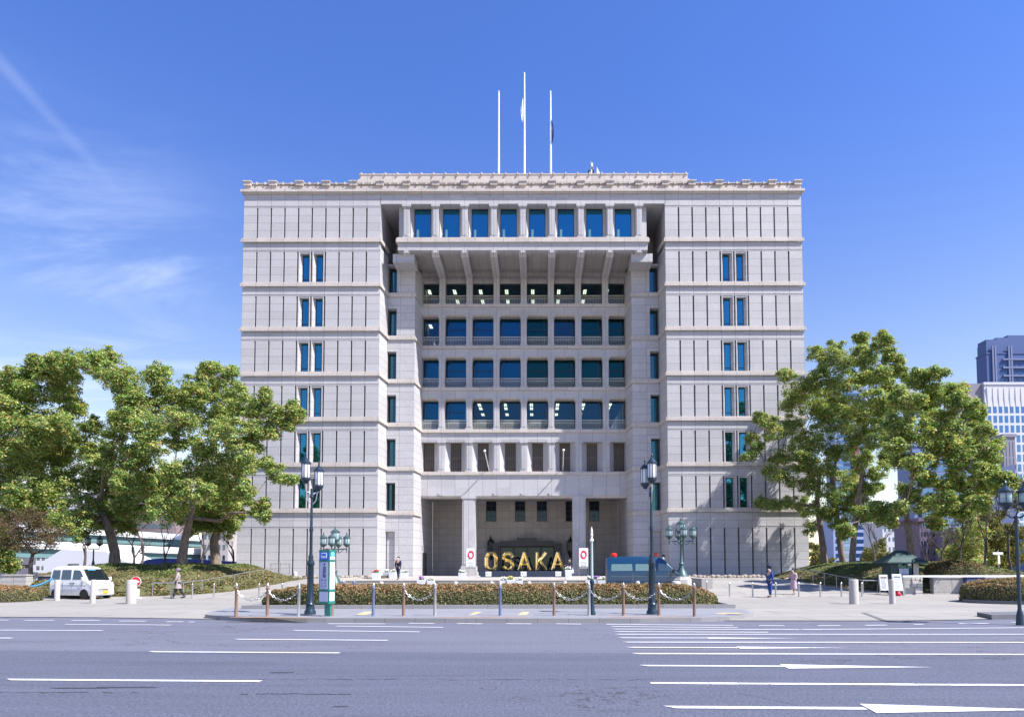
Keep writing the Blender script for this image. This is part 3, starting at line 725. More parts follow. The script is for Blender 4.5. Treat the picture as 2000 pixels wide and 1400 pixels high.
def leaf_mesh(name, cen, nrm, size, tint, mat_, parent, aspect=.55):
    n = len(cen)
    t = rng.normal(size=(n, 3)); t -= nrm*(t*nrm).sum(1, keepdims=True); t /= np.linalg.norm(t, axis=1, keepdims=True)+1e-9
    bt = np.cross(nrm, t)
    s = size[:, None]
    v = np.empty((n, 4, 3), np.float32)
    v[:, 0] = cen-t*s*.5; v[:, 1] = cen+bt*s*aspect*.5; v[:, 2] = cen+t*s*.5; v[:, 3] = cen-bt*s*aspect*.5
    v = v.reshape(-1, 3)
    me = bpy.data.meshes.new(name); me.vertices.add(4*n); me.vertices.foreach_set('co', v.ravel())
    me.loops.add(4*n); me.loops.foreach_set('vertex_index', np.arange(4*n, dtype=np.int32))
    me.polygons.add(n); me.polygons.foreach_set('loop_start', np.arange(0, 4*n, 4, dtype=np.int32))
    try: me.polygons.foreach_set('loop_total', np.full(n, 4, dtype=np.int32))
    except Exception: pass
    ca = me.color_attributes.new('tint', 'FLOAT_COLOR', 'POINT')
    cc = np.ones((n, 4, 4), np.float32); cc[:, :, :3] = tint[:, None, :]; ca.data.foreach_set('color', cc.ravel())
    me.update(calc_edges=True); return link(name, me, mat_, parent)
GREEN = np.array([[.085, .18, .05], [.19, .30, .085], [.39, .43, .13], [.50, .34, .14]])
GREEN_W = [.30, .34, .28, .08]
def pick_tint(n, pal, w, clump_jit):
    idx = rng.choice(len(pal), n, p=w); c = pal[idx]*(1+rng.normal(0, .14, (n, 1)))*clump_jit
    return np.clip(c, .005, .6)
def clumps(blobs, leaf, dens, pal, w, flat=.88, upb=.45):
    cs, ns, ss, ts_ = [], [], [], []
    for (c, r) in blobs:
        r = r*1.26; k = max(6, int(25*r*r+8))
        d = rng.normal(size=(k, 3)); d /= np.linalg.norm(d, axis=1, keepdims=True); d[:, 2] = d[:, 2]*.9+.08
        rad = r*rng.uniform(.35, 1.0, (k, 1))**.7
        sc = np.array(c)+d*rad*np.array([1, 1, flat])
        for q in sc:
            rr = rng.uniform(.20, .52)*(.72+.25*min(r, 1.6)); n = int(dens*rr*rr*rng.uniform(.7, 1.25))
            e = rng.normal(size=(n, 3)); e /= np.linalg.norm(e, axis=1, keepdims=True); e[:, 2] = np.abs(e[:, 2])*np.where(rng.random(n) < .78, 1, -1)
            pos = q+e*rr*rng.uniform(.45, 1.0, (n, 1))*np.array([1, 1, .80])
            nn = e*.6+np.array([0, 0, upb])+rng.normal(0, .42, (n, 3)); nn /= np.linalg.norm(nn, axis=1, keepdims=True)
            cj = rng.uniform(.78, 1.25); warm = rng.random() < .30
            ww = np.array(w, float).copy()
            if warm and len(ww) == 4: ww = np.array([.15, .25, .40, .20])
            cs.append(pos); ns.append(nn); ss.append(rng.uniform(.7, 1.3, n)*leaf); ts_.append(pick_tint(n, pal, ww/ww.sum(), cj))
    return np.concatenate(cs), np.concatenate(ns), np.concatenate(ss), np.concatenate(ts_)
def tree(name, label, Y, trunk, blobs, spread=3.2, leaf=.155, dens=440, pal=GREEN, w=GREEN_W, group=None, zbase=None, barkm=None, seed=1, cat='tree', forks=None, bias=0, thick=.72, nex=2):
    rr = random.Random(seed)
    tp = [PW(px, py, Y+dy) for px, py, r_, dy in trunk]; sc = Y/FPX
    base = Vector((tp[0].x, tp[0].y, zbase if zbase is not None else tp[0].z)); tp[0].z = base.z-.3
    root = empty(name, base, label, cat, group)
    nodes = [(tp[-1]-base, trunk[-1][2]*sc*thick)]
    for i in range(1, len(tp)): nodes.append((tp[i]-base, trunk[i][2]*sc*.9*thick))
    tm = MB(); rads = [t[2]*sc*thick for t in trunk]; rads[0] *= 1.1
    tm.tube([p-base for p in tp], rads, 12)
    bl = []
    for q in blobs:
        px, py, r_ = q[:3]; dy = q[3] if len(q) > 3 else rr.uniform(-spread, spread)+bias
        Yb = Y+dy; p = PW(px, py, Yb)-base; bl.append((p, r_*Yb/FPX))
    top = nodes[0][0]; nn0 = [n for n in nodes if n[0].z > .45*top.z] or nodes[:1]
    ns_ = list(nn0); order = sorted(bl, key=lambda b: (b[0]-top).length)
    mx = max((b[0]-top).length for b in bl)+.1
    for p, r in order:
        par = min(ns_, key=lambda q: (q[0]-p).length+(.0 if q[0].z < p.z+.6 else 2.5)+.12*(q[0]-top).length)
        a = par[0]; d = (p-a).length; r0 = max(.045, min(par[1]*.72, .05+.022*d+.16*(1-(p-top).length/mx)))
        mid1 = a.lerp(p, .35)+Vector((rr.uniform(-.1, .1)*d, rr.uniform(-.1, .1)*d, -.06*d)); mid2 = a.lerp(p, .7)+Vector((rr.uniform(-.08, .08)*d, rr.uniform(-.08, .08)*d, rr.uniform(-.02, .06)*d))
        tm.tube([a, mid1, mid2, p], [r0, r0*.82, r0*.66, r0*.45], 7); ns_.append((p, r0*.62)); ns_.append((mid2, r0*.66))
        for _ in range(4):
            e = p+Vector((rr.uniform(-1, 1), rr.uniform(-1, 1), rr.uniform(-.3, 1)))*r*.85; s0 = a.lerp(p, rr.uniform(.6, 1)); tm.tube([s0, s0.lerp(e, .55)+Vector((0, 0, .1)), e], [r0*.4, .03, .012], 5)
    tm.build('trunk', barkm or M['bark'], root, smooth=True)
    if dens:
        ex = [(p+Vector((rr.uniform(-1.1, 1.1), rr.uniform(-1, 1), rr.uniform(-.8, .8)))*r*.8, r*.62) for p, r in bl for _ in range(nex) if r > .35]
        for p, r in bl:
            for _ in range(4):
                e_ = Vector((rr.gauss(0, 1), rr.gauss(0, 1), rr.gauss(0, .8)+.25)).normalized(); ex.append((p+e_*r*rr.uniform(1.1, 1.45), rr.uniform(.1, .22)))
        c, n, s, t = clumps([(tuple(p), r) for p, r in bl+ex], leaf, dens, pal, w)
        leaf_mesh('crown', c, n, s, t, M['leaf'], root)
    return root
MNT_L = (-27.2, 51.5, 9.4, 11.0); MNT_R = (27.6, 54.0, 9.3, 12.6)
def mz(x, y, m_):
    cx, cy, rx, ry = m_; rho = (abs((x-cx)/rx)**3+abs((y-cy)/ry)**3)**(1/3); t = 1-rho
    if t <= 0: return None
    return .72*min(1, t/.07)**.6+1.3*sm(t/.6)+.06*math.sin(x*1.3+y*.7)
GT = 'large camphor trees on the mounds'
tree('camphor_tree', 'leftmost large camphor tree, broad crown behind the white van, thick pale trunk', 50, [(224, 1103, 17, 0), (224, 1075, 14, 0), (216, 1042, 13, 0), (205, 1010, 11, 0), (190, 985, 10, 0)], thick=.62, nex=1, dens=400, blobs=
 [(60, 762, 42), (2, 800, 45), (108, 738, 40), (148, 715, 26), (122, 706, 16), (178, 700, 20), (205, 715, 24), (208, 692, 12), (245, 752, 33), (222, 735, 22), (35, 760, 24), (85, 712, 16), (60, 716, 16),
  (42, 850, 45), (100, 832, 38), (20, 905, 45), (80, 900, 42), (130, 870, 36), (190, 880, 30), (222, 905, 28), (60, 965, 42), (118, 958, 38), (170, 930, 30), (20, 990, 36), (215, 950, 34),
  (140, 1018, 32), (190, 1010, 34), (232, 1000, 28), (95, 1010, 28), (250, 820, 24), (262, 785, 22), (-20, 870, 45), (-30, 800, 40), (185, 835, 18), (150, 800, 18), (160, 1000, 24), (240, 1025, 20), (5, 1035, 26), (-25, 950, 40), (130, 770, 24), (92, 870, 30)], group=GT, zbase=2.0, seed=4)
tree('camphor_tree', 'camphor tree with dark forked trunk and a branch reaching over the facade', 47, [(357, 1108, 15, 0), (356, 1085, 12.5, 0), (362, 1050, 10, .3), (372, 1010, 8, .3), (378, 965, 7, .2)],
 [(268, 792, 26), (306, 745, 20), (312, 722, 12), (330, 790, 33), (372, 770, 30), (402, 745, 22), (412, 722, 13), (445, 728, 12), (452, 762, 24), (468, 795, 20), (412, 810, 36), (352, 825, 30), (278, 840, 32), (240, 820, 20),
  (285, 885, 28), (255, 905, 22), (440, 845, 28), (465, 888, 26), (416, 915, 34), (472, 915, 20), (310, 955, 36), (345, 925, 26), (265, 985, 30), (320, 1000, 28), (440, 960, 28), (480, 960, 16), (385, 960, 24), (355, 985, 20), (400, 870, 24), (345, 870, 14), (290, 940, 26),
  (500, 838, 22, -1), (515, 780, 13, -1), (505, 800, 14, -1), (536, 815, 17, -1), (525, 845, 14, -1), (572, 800, 11, -1), (585, 818, 10, -1), (562, 830, 11, -1), (495, 870, 15, -1), (540, 925, 12, -1), (566, 938, 9, -1), (520, 905, 8, -1), (510, 985, 8, -1), (514, 1008, 9, -1), (498, 1000, 6, -1), (225, 850, 18), (238, 945, 20)], group=GT, zbase=1.85, nex=1, seed=5)
tree('camphor_tree', 'camphor tree with a rough trunk next to the left corner of the hall', 56, [(424, 1103, 14, 0), (420, 1080, 12, 0), (418, 1055, 11, 0), (424, 1035, 9, 0)],
 [(395, 1012, 20), (420, 1020, 22), (446, 1028, 16), (398, 985, 22), (440, 990, 24), (470, 975, 16), (385, 1030, 13), (455, 1005, 16), (428, 960, 24), (375, 1005, 18), (410, 940, 20)], spread=1.6, group=GT, zbase=1.9, seed=6)
tree('camphor_tree', 'camphor tree hard against the right corner of the hall, sparse low leaves over the wall', 61, [(1611, 1108, 9.5, 0), (1608, 1070, 8.5, 0), (1602, 1030, 7.5, 0), (1596, 985, 6.5, 0), (1600, 930, 5.5, 0)],
 [(1560, 765, 22), (1536, 738, 13), (1545, 790, 20), (1600, 755, 20), (1588, 800, 22), (1545, 835, 18), (1515, 850, 18), (1484, 818, 12), (1500, 832, 13), (1470, 858, 9), (1462, 892, 10), (1480, 878, 11), (1530, 890, 20), (1575, 860, 22), (1510, 925, 15), (1545, 935, 17), (1585, 925, 18), (1490, 985, 14), (1515, 990, 14), (1545, 985, 15), (1575, 995, 17), (1605, 1000, 16), (1585, 1030, 13), (1600, 960, 15), (1560, 900, 16)], spread=2.5, dens=260, group=GT, zbase=1.5, seed=7)
tree('camphor_tree', 'camphor tree with a slanting middle trunk in the right hand cluster on the mound', 60, [(1652, 1119, 9, 0), (1643, 1080, 8, 0), (1638, 1040, 7.5, 0), (1632, 990, 7, 0), (1625, 930, 6, 0)],
 [(1622, 700, 20), (1593, 690, 11), (1650, 712, 20), (1632, 680, 11), (1640, 745, 24), (1605, 730, 15), (1600, 780, 22), (1650, 790, 25), (1620, 830, 28), (1660, 850, 24), (1600, 870, 20), (1640, 890, 24), (1610, 920, 18), (1650, 940, 20), (1630, 975, 18), (1660, 1000, 17), (1640, 1030, 14), (1580, 900, 16), (1620, 1010, 14), (1575, 950, 14)], spread=2.5, dens=270, group=GT, zbase=1.2, seed=8)
tree('camphor_tree', 'tallest camphor tree right of the hall, twin trunks rising from the mound', 56, [(1666, 1122, 10, 0), (1665, 1085, 8.5, 0), (1668, 1050, 7.5, .2), (1674, 1000, 7, .2), (1684, 930, 6, .2), (1695, 870, 5, 0)],
 [(1684, 664, 12), (1678, 690, 13), (1700, 705, 16), (1722, 680, 15), (1728, 662, 8), (1733, 695, 10), (1690, 740, 22), (1725, 735, 17), (1757, 708, 11), (1752, 730, 11), (1700, 780, 23), (1745, 765, 17), (1775, 745, 13), (1672, 815, 22), (1710, 830, 22), (1735, 800, 17), (1720, 870, 18), (1690, 905, 17), (1715, 925, 15), (1735, 900, 14), (1700, 960, 17), (1672, 960, 17), (1690, 1000, 16), (1718, 1015, 14), (1655, 1040, 12), (1735, 1008, 10), (1680, 860, 16)], spread=3, bias=0, group=GT, zbase=1.2, seed=9)
tree('camphor_tree', 'rightmost large camphor tree rising behind the guard booth with long low limbs', 44.3, [(1781, 1104, 11, 0), (1779, 1075, 10, 0), (1777, 1050, 9.5, 0), (1772, 1020, 8, 0), (1768, 985, 6, 0)],
 [(1800, 742, 18), (1835, 732, 9), (1815, 762, 18), (1775, 790, 22), (1795, 805, 24), (1842, 778, 26), (1868, 765, 14), (1882, 790, 18), (1902, 812, 13), (1825, 835, 30), (1780, 850, 26), (1865, 840, 26), (1912, 830, 13), (1922, 850, 11), (1900, 868, 22), (1838, 885, 28), (1880, 905, 24), (1932, 885, 15), (1945, 870, 9), (1935, 905, 11), (1755, 870, 16), (1745, 835, 15), (1790, 905, 18), (1812, 940, 18), (1850, 955, 22), (1890, 965, 24), (1925, 955, 18), (1955, 945, 15), (1972, 935, 9), (1965, 965, 9), (1800, 985, 18), (1840, 990, 20), (1875, 1000, 18), (1770, 960, 14), (1760, 1000, 12), (1720, 1000, 14), (1735, 1020, 11), (1910, 985, 13), (1830, 1020, 11), (1765, 905, 14), (1748, 880, 12), (1920, 925, 16), (1858, 870, 22)], spread=3.5, bias=-1.0, group=GT, zbase=1.2, seed=10)
# ---------------- bare and small trees
def bare(label, px, py, Y, h, seed, group='bare winter trees', rr0=.12, mats=None, spread=.55, name='bare_tree'):
    rr = random.Random(seed); b = PW(px, py, Y); root = empty(name, b, label, 'tree', group); m_ = MB()
    def br(p, d, l, r, n):
        q = p+d*l*.5+Vector((rr.uniform(-.06, .06)*l, rr.uniform(-.06, .06)*l, 0)); e = p+d*l+Vector((0, 0, .06*l))
        m_.tube([p, q, e], [r, r*.8, r*.6], 6 if r > .05 else 4)
        if n == 0: return
        for _ in range(rr.choice((2, 3, 3))):
            nd = (d+Vector((rr.uniform(-spread, spread)*1.2, rr.uniform(-spread, spread), rr.uniform(-.15, .35)))).normalized(); br(e if rr.random() < .6 else q, nd, l*rr.uniform(.6, .85), r*.6, n-1)
    br(Vector((0, 0, -.3)), Vector((rr.uniform(-.1, .1), 0, 1)).normalized(), h*.3, rr0, 5)
    m_.build('trunk', mats or M['twig'], root); return root
for i, (px, py, Y, h, lab) in enumerate(((276, 1100, 62, 6.5, 'bare dark tree between the two left camphor trunks'), (262, 1100, 66, 6, 'thin bare tree just right of the leftmost thick trunk'), (395, 1102, 64, 5.5, 'small bare tree right of the forked trunk near the hall'), (452, 1104, 70, 6, 'bare tree at the left edge of the hall wall'), (165, 1100, 60, 5.5, 'bare reddish tree behind the roof of the white van'), (320, 1101, 72, 6, 'bare tree left of the forked camphor trunk'),
    (1875, 1112, 62, 6.5, 'bare tree behind the rounded shrub, leftmost of the right hand row'), (1925, 1118, 60, 9, 'dark bare tree with fanned branches right of the rounded shrub'), (1978, 1122, 56, 11, 'tall bare forked tree by the right edge lamp'), (1840, 1112, 66, 6, 'low bare tree behind the guard booth roof'), (1810, 1112, 70, 6, 'thin bare tree just right of the thick trunk behind the booth'), (1545, 1112, 74, 5, 'small bare tree beyond the right corner of the hall'), (1710, 1112, 68, 7, 'bare tree between the twin trunks and the booth'))):
    bare(lab, px, py, Y, h, 20+i, mats=M['bark2'] if i in (4, 0) else M['twig'])
YG = np.array([[.08, .11, .025], [.16, .15, .03], [.24, .19, .04], [.06, .10, .03]])
BR = np.array([[.10, .07, .04], [.16, .09, .055], [.08, .08, .03], [.12, .10, .05]])
tree('small_tree', 'small tree with sparse reddish brown leaves at the left edge behind the clipped hedge', 42, [(62, 1120, 6, 0), (60, 1098, 5, 0), (64, 1080, 4, 0)], [(30, 1040, 18), (60, 1030, 18), (90, 1035, 16), (110, 1050, 13), (50, 1060, 16), (85, 1060, 14), (20, 1065, 13), (5, 1020, 16), (70, 1010, 12), (40, 1010, 12)], spread=1.2, leaf=.09, dens=210, pal=BR, w=[.3, .3, .2, .2], zbase=.3, seed=31, barkm=M['bark2'])
tree('evergreen_bush', 'dark green bush at the extreme left edge beside the reddish tree', 44, [(-5, 1125, 5, 0), (-5, 1100, 4, 0)], [(-10, 1060, 22), (5, 1085, 18), (-15, 1095, 22), (15, 1100, 12)], spread=1, leaf=.14, dens=330, zbase=.2, seed=32, cat='bush')
for i, (px, lab, pal, bl) in enumerate(((1900, 'dark green bushy tree behind the rounded shrub', GREEN, [(1890, 1080, 26), (1870, 1060, 20), (1900, 1050, 26), (1880, 1095, 24), (1915, 1090, 22), (1860, 1090, 18)]),
    (1925, 'yellow green tree glowing behind bare branches right of the camphor', YG, [(1920, 1030, 24), (1900, 1015, 18), (1935, 1050, 22), (1945, 1080, 24), (1930, 1100, 22), (1915, 1000, 14), (1950, 1010, 14)]),
    (1970, 'olive tree by the right edge next to the lamp post', YG, [(1975, 1060, 18), (1985, 1085, 18), (1965, 1100, 20), (1990, 1040, 15), (1960, 1035, 12), (1996, 960, 14), (1998, 990, 12)]),
    (1712, 'pale green young tree between trunks left of the booth roof', YG, [(1705, 1085, 13), (1720, 1072, 12), (1732, 1090, 12), (1690, 1095, 10)]),
    (1590, 'small yellowish shrub tree at the right corner of the hall', YG, [(1592, 1085, 11), (1596, 1100, 11), (1590, 1070, 8), (1620, 1100, 9)]))):
    tree('small_tree', lab, 72+2*i, [(px, 1112, 5, 0), (px, 1095, 4, 0)], bl, spread=1.8, leaf=.2, dens=180, pal=pal, w=[.25]*4, zbase=.8, seed=40+i, group='small trees beyond the right mound')
# ---------------- mounds and clipped hedges
M['turf'] = mat('turf', (.10, .105, .04), .95, var=.35, vs=2.0, bump=.6, bs=30)
HG = np.array([[.15, .15, .055], [.10, .11, .04], [.30, .17, .09], [.36, .22, .12]])
def mound(m_, label, n=70):
    cx, cy, rx, ry = m_; root = empty('grass_mound', (cx, cy, 0), label, 'mound'); root['kind'] = 'structure'
    vs, fs, N = [], [], 48
    for i in range(N+1):
        for j in range(N+1):
            u, v = (i/N*2-1), (j/N*2-1)
            # square to superellipse
            x, y = cx+u*rx*1.0, cy+v*ry*1.0; rho = (abs(u)**3+abs(v)**3)**(1/3)
            if rho > 1: k = .999/rho; x, y = cx+u*rx*k, cy+v*ry*k
            z = mz(x, y, m_); vs.append((x-cx, y-cy, (0 if z is None or rho > .999 else z)-.04))
    for i in range(N):
        for j in range(N): fs.append((i*(N+1)+j, (i+1)*(N+1)+j, (i+1)*(N+1)+j+1, i*(N+1)+j+1))
    g = MB(); g.add(vs, fs); g.build('turf', M['turf'], root, smooth=True)
    # clipped azalea skirt round the rim, short grass on the crown
    P_, N_, S_, T_ = [], [], [], []
    k = 170000; a = rng.uniform(0, 2*np.pi, k); rho = np.where(rng.random(k) < .3, 1-rng.uniform(0, .075, k), 1-rng.uniform(0, 1, k)**1.5*.95)
    ca, sa = np.cos(a), np.sin(a); q = (np.abs(ca)**3+np.abs(sa)**3)**(1/3)
    x = cx+rx*rho*ca/q; y = cy+ry*rho*sa/q
    keep = (y < cy+3); x, y, rho = x[keep], y[keep], rho[keep]
    z = np.array([mz(X, Y_, m_) or 0 for X, Y_ in zip(x, y)]); e = 1-rho
    bump = .12*np.sin(x*3.1+y*2.3)*np.sin(y*2.7-x*1.9)*(e < .3)
    rim = e < .07
    zz_ = np.where(rim, z*rng.uniform(.3, 1.05, len(x)), z)+bump+rng.uniform(-.03, .05, len(x))+.9*0
    gz = np.array([hz(X, Y_) for X, Y_ in zip(x, y)]); zz_ = np.maximum(zz_, gz+.03)
    pos = np.stack([x-cx, y-cy, zz_], 1)
    nn = rng.normal(0, .45, pos.shape)+np.array([0, -.25, .8]); nn /= np.linalg.norm(nn, axis=1, keepdims=True)
    hed = (e < .34+.08*np.sin(x*1.1)) 
    idx = np.where(hed, rng.choice(4, len(x), p=[.5, .33, .11, .06]), 4+rng.choice(3, len(x)))
    pal = np.vstack([HG, [[.10, .13, .03], [.08, .115, .028], [.15, .15, .05]]])
    tint = pal[idx]*(1+rng.normal(0, .15, (len(x), 1)))
    leaf_mesh('planting', pos, nn, np.where(hed, .14, .17)*rng.uniform(.7, 1.3, len(x)), np.clip(tint, .01, .5), M['hedge_leaf'], root)
    return root
mound(MNT_L, 'grassy mound with clipped azalea skirt left of the hall'); mound(MNT_R, 'grassy mound with clipped azalea skirt right of the hall')
def hedge(label, outline, h, cx, cy, rx, ry, z0, n, pw=2.6, red=.6, flat=.55, group=None, name='clipped_hedge', cat='hedge'):
    root = empty(name, (cx, cy, z0), label, cat, group)
    vs, fs, A, B = [], [], 72, 10
    prof = [(1.0, 0), (1.0, .45), (.985, .7), (.95, .86), (.88, .95), (.7, 1.0), (.35, 1.02), (0, 1.03)]
    def edge_r(a):
        c, s = math.cos(a), math.sin(a); q = (abs(c)**pw+abs(s)**pw)**(1/pw); return c/q, s/q
    tp_ = lambda X: 1-.5*max(0, (abs(X/rx)-.80)/.20)**2 if rx > 3*ry else 1-.22*abs(X/rx)**3
    for rho, hh in prof:
        for i in range(A):
            c, s = edge_r(2*math.pi*i/A); k = rho if rx < 3*ry else 1-(1-rho)*1
            vs.append((c*(rx-(1-rho)*min(rx, ry)) if rho > 0 else c*(rx-min(rx, ry)), s*(ry*rho), h*hh*.94*tp_(c*(rx-(1-rho)*min(rx, ry)) if rho > 0 else 0)))
    for j in range(len(prof)-1):
        for i in range(A): fs.append((j*A+i, j*A+(i+1) % A, (j+1)*A+(i+1) % A, (j+1)*A+i))
    g = MB(); g.add(vs, fs); g.build('twigs', M['hedge_core'], root, smooth=True)
    # leaf shell sampled over the profile
    k = n; pr = np.array(prof); seg = np.hypot(np.diff(pr[:, 0])*ry, np.diff(pr[:, 1])*h); cs_ = np.concatenate([[0], np.cumsum(seg)])/seg.sum()
    t = rng.uniform(0, 1, k)**.8; rho = np.interp(t, cs_, pr[:, 0]); hh = np.interp(t, cs_, pr[:, 1]); 
    a = rng.uniform(0, 2*np.pi, k); nl = int(k*.75) if rx > 3*ry else 0
    ca, sa = np.cos(a), np.sin(a); q = (np.abs(ca)**pw+np.abs(sa)**pw)**(1/pw); ex, ey = ca/q, sa/q
    if nl:
        ex[:nl] = rng.uniform(-1, 1, nl); ey[:nl] = -np.sqrt(np.clip(1-np.abs(ex[:nl])**pw, 0, 1))**(2/pw)*np.where(rng.random(nl) < .8, 1, -1)
    mr = min(rx, ry)
    x = ex*(rx-(1-rho)*mr); y = ey*ry*rho
    lump = .05*np.sin(x*4.3)*np.sin(y*3.7+x*1.3)+.035*np.sin(x*9.7+y*5)
    z = h*hh*np.array([tp_(q_) for q_ in x])+lump+rng.uniform(-.05, .05, k)
    out = np.stack([ex*ry/rx*1.0 if rx > 3*ry else ex, ey, np.zeros(k)], 1); wv = np.clip((hh-.55)/.4, 0, 1)[:, None]
    nn = out*(1-wv)+np.array([0, 0, 1.])*wv+rng.normal(0, .42, (k, 3)); nn /= np.linalg.norm(nn, axis=1, keepdims=True)
    pos = np.stack([x, y, z], 1)+out*(1-wv)*rng.uniform(-.05, .06, (k, 1))
    fr = np.clip((hh-.62)/.3, 0, 1)*red+(np.sin(x*1.7+y)*.12); r_ = rng.random(k)
    idx = np.where(r_ < fr, 2+(rng.random(k) < .5), (rng.random(k) < .45).astype(int))
    tint = HG[idx]*(1+rng.normal(0, .18, (k, 1)))
    leaf_mesh('leaves', pos, nn, rng.uniform(.05, .10, k), np.clip(tint, .01, .5), M['hedge_leaf'], root, .7)
    return root
hedge('long low clipped azalea hedge with reddish top along the kerb in front of the steps', None, .80, -2.05, 29.9, 9.8, 2.35, .16, 130000, pw=2.8, red=.62)
hedge('low reddish azalea hedge at the left edge in front of the stone wall', None, .78, *((G(20, 1172).x-1.9), 36.8), 3.4, 1.9, .02, 26000, red=.85)
hedge('broad rounded azalea hedge at the right edge behind the dark kerb', None, 1.12, 27.0, 33.9, 5.7, 2.9, .03, 60000, pw=2.3, red=.55)
hedge('dome of clipped olive green shrub behind the white barrier at right', None, 1.72, PW(1863, 1110, 42.8).x, 42.8, 1.68, 1.3, .35, 26000, pw=2.2, red=.35, name='rounded_shrub', cat='shrub')
g = MB()
for k_ in range(28):
    a = math.pi+math.pi*k_/27; g.add([(27.0+6.0*math.cos(a), 33.9+3.2*math.sin(a), 0), (27.0+6.0*math.cos(a+.12), 33.9+3.2*math.sin(a+.12), 0), (27.0+6.0*math.cos(a+.12), 33.9+3.2*math.sin(a+.12), .18), (27.0+6.0*math.cos(a), 33.9+3.2*math.sin(a), .18), (27.0+5.7*math.cos(a), 33.9+2.95*math.sin(a), .18), (27.0+5.7*math.cos(a+.12), 33.9+2.95*math.sin(a+.12), .18)], [(0, 1, 2, 3), (3, 2, 5, 4)])
struct(g.build('kerb', M['sill'], fix=False))
# ------------------------------------------------------------------ street furniture
def gx(px, Y): return PW(px, 1100, Y).x
M['teal'] = mat('lamp_teal_paint', (.022, .042, .065), .35, .3, var=.1); M['green'] = mat('lamp_green_paint', (.05, .095, .10), .45, .2, var=.25, vs=8)
M['milk'] = mat('milk_glass', (.74, .76, .80), .25); M['lglass'] = mat('pale_lantern_glass', (.32, .42, .44), .15, spec=.8)
M['gran'] = mat('bollard_granite', (.42, .40, .375), .7, var=.12, vs=25, bump=.2); M['steel'] = mat('brushed_steel', (.45, .46, .48), .35, .7); M['greyp'] = mat('grey_paint', (.28, .28, .28), .5)
M['rust'] = mat('rusty_brown_paint', (.21, .125, .09), .7, var=.3, vs=12); M['bluep'] = mat('blue_grey_paint', (.12, .15, .26), .45, var=.15); M['chain'] = mat('zinc_chain', (.36, .37, .39), .4, .6); M['tealchain'] = mat('blue_green_chain', (.12, .32, .38), .45)
M['black'] = mat('black_iron', (.02, .022, .025), .4, .3)
def lantern(root, x, y, z, r=.17, h=.56, glass=None, paint=None, n=8):
    ln = empty('lantern', (x, y, z)); ln.parent = root
    b = MB(); b.lathe([(r*.86, .04), (r, .1), (r, h-.05), (r*.95, h)], n=n*2); b.build('glass', glass, ln, smooth=True)
    b = MB(); b.lathe([(r*.3, -.16), (r*.55, -.10), (r*1.08, -.02), (r*1.12, .05)], n=16); b.lathe([(r*1.18, h-.02), (r*1.2, h+.03), (r*.7, h+.12), (r*.22, h+.2), (r*.16, h+.26), (r*.24, h+.30), (r*.05, h+.37)], n=16)
    for k in range(n): a = 2*math.pi*k/n; b.tube([(r*1.02*math.cos(a), r*1.02*math.sin(a), .03), (r*1.02*math.cos(a), r*1.02*math.sin(a), h)], .012, 4)
    b.build('cap', paint, ln); return ln
def tall_lamp(px, Y, top, arms, label, tilt=0):
    x = gx(px, Y); root = empty('street_lamp', (x, Y, .15), label, 'street lamp', 'tall twin lantern street lamps on the kerb')
    b = MB(); b.lathe([(.20, 0), (.20, .1), (.16, .16), (.145, .32), (.16, .36), (.115, .42), (.105, .95), (.098, 1.7), (.13, 1.74), (.13, 1.82), (.08, 1.95), (.095, 2.0), (.06, 2.12)], n=16)
    for k in range(10): a = math.pi*2*k/10; b.tube([(.112*math.cos(a), .112*math.sin(a), .45), (.10*math.cos(a), .10*math.sin(a), 1.68)], .010, 4)
    b.build('base', M['teal'], root, smooth=True)
    b = MB(); b.lathe([(.055, 2.1), (.052, 2.9), (.07, 2.95), (.07, 3.02), (.048, 3.1), (.04, top-.55), (.085, top-.5), (.06, top-.4), (.05, top-.2)], n=14); b.build('pole', M['teal'], root, smooth=True)
    b = MB()
    for dx, dy, dz in arms: b.tube([(0, 0, top-.45), (dx*.5, dy*.5, top-.42+.08), (dx*.9, dy*.9, top-.32), (dx, dy, top-.15+dz)], .03, 6); b.tube([(0, 0, top-.8), (dx*.6, dy*.6, top-.62), (dx*.8, dy*.8, top-.36)], .018, 5)
    b.build('arm', M['steel'], root, smooth=True)
    for dx, dy, dz in arms: lantern(root, dx, dy, top+dz, .15, .56, M['milk'], M['teal'])
tall_lamp(607, 24.2, 4.65, ((-.19, -.12, .12), (.20, .12, -.12)), 'tall teal twin lantern street lamp beside the bus stop sign')
tall_lamp(1273, 23.9, 4.65, ((.02, -.12, .06), (-.18, .12, -.10)), 'tall teal twin lantern street lamp in front of the blue van')
x = gx(1156, 23.7); r_ = empty('ornamental_post', (x, 23.7, .15), 'slim green ornamental post with a pointed finial on the kerb', 'post')
b = MB(); b.lathe([(.12, 0), (.12, .08), (.09, .14), (.085, .3), (.06, .36), (.055, 1.05), (.08, 1.1), (.08, 1.16), (.045, 1.25)], n=14); b.build('base', M['teal'], r_, smooth=True)
b = MB(); b.lathe([(.05, 1.2), (.04, 2.55)], n=10); b.build('pole', M['lglass'], r_, smooth=True)
b = MB(); b.lathe([(.04, 2.52), (.08, 2.56), (.05, 2.62), (.03, 2.7), (.055, 2.76), (.03, 2.82), (.045, 2.88), (.005, 3.05)], n=10); b.build('finial', M['white'], r_, smooth=True)
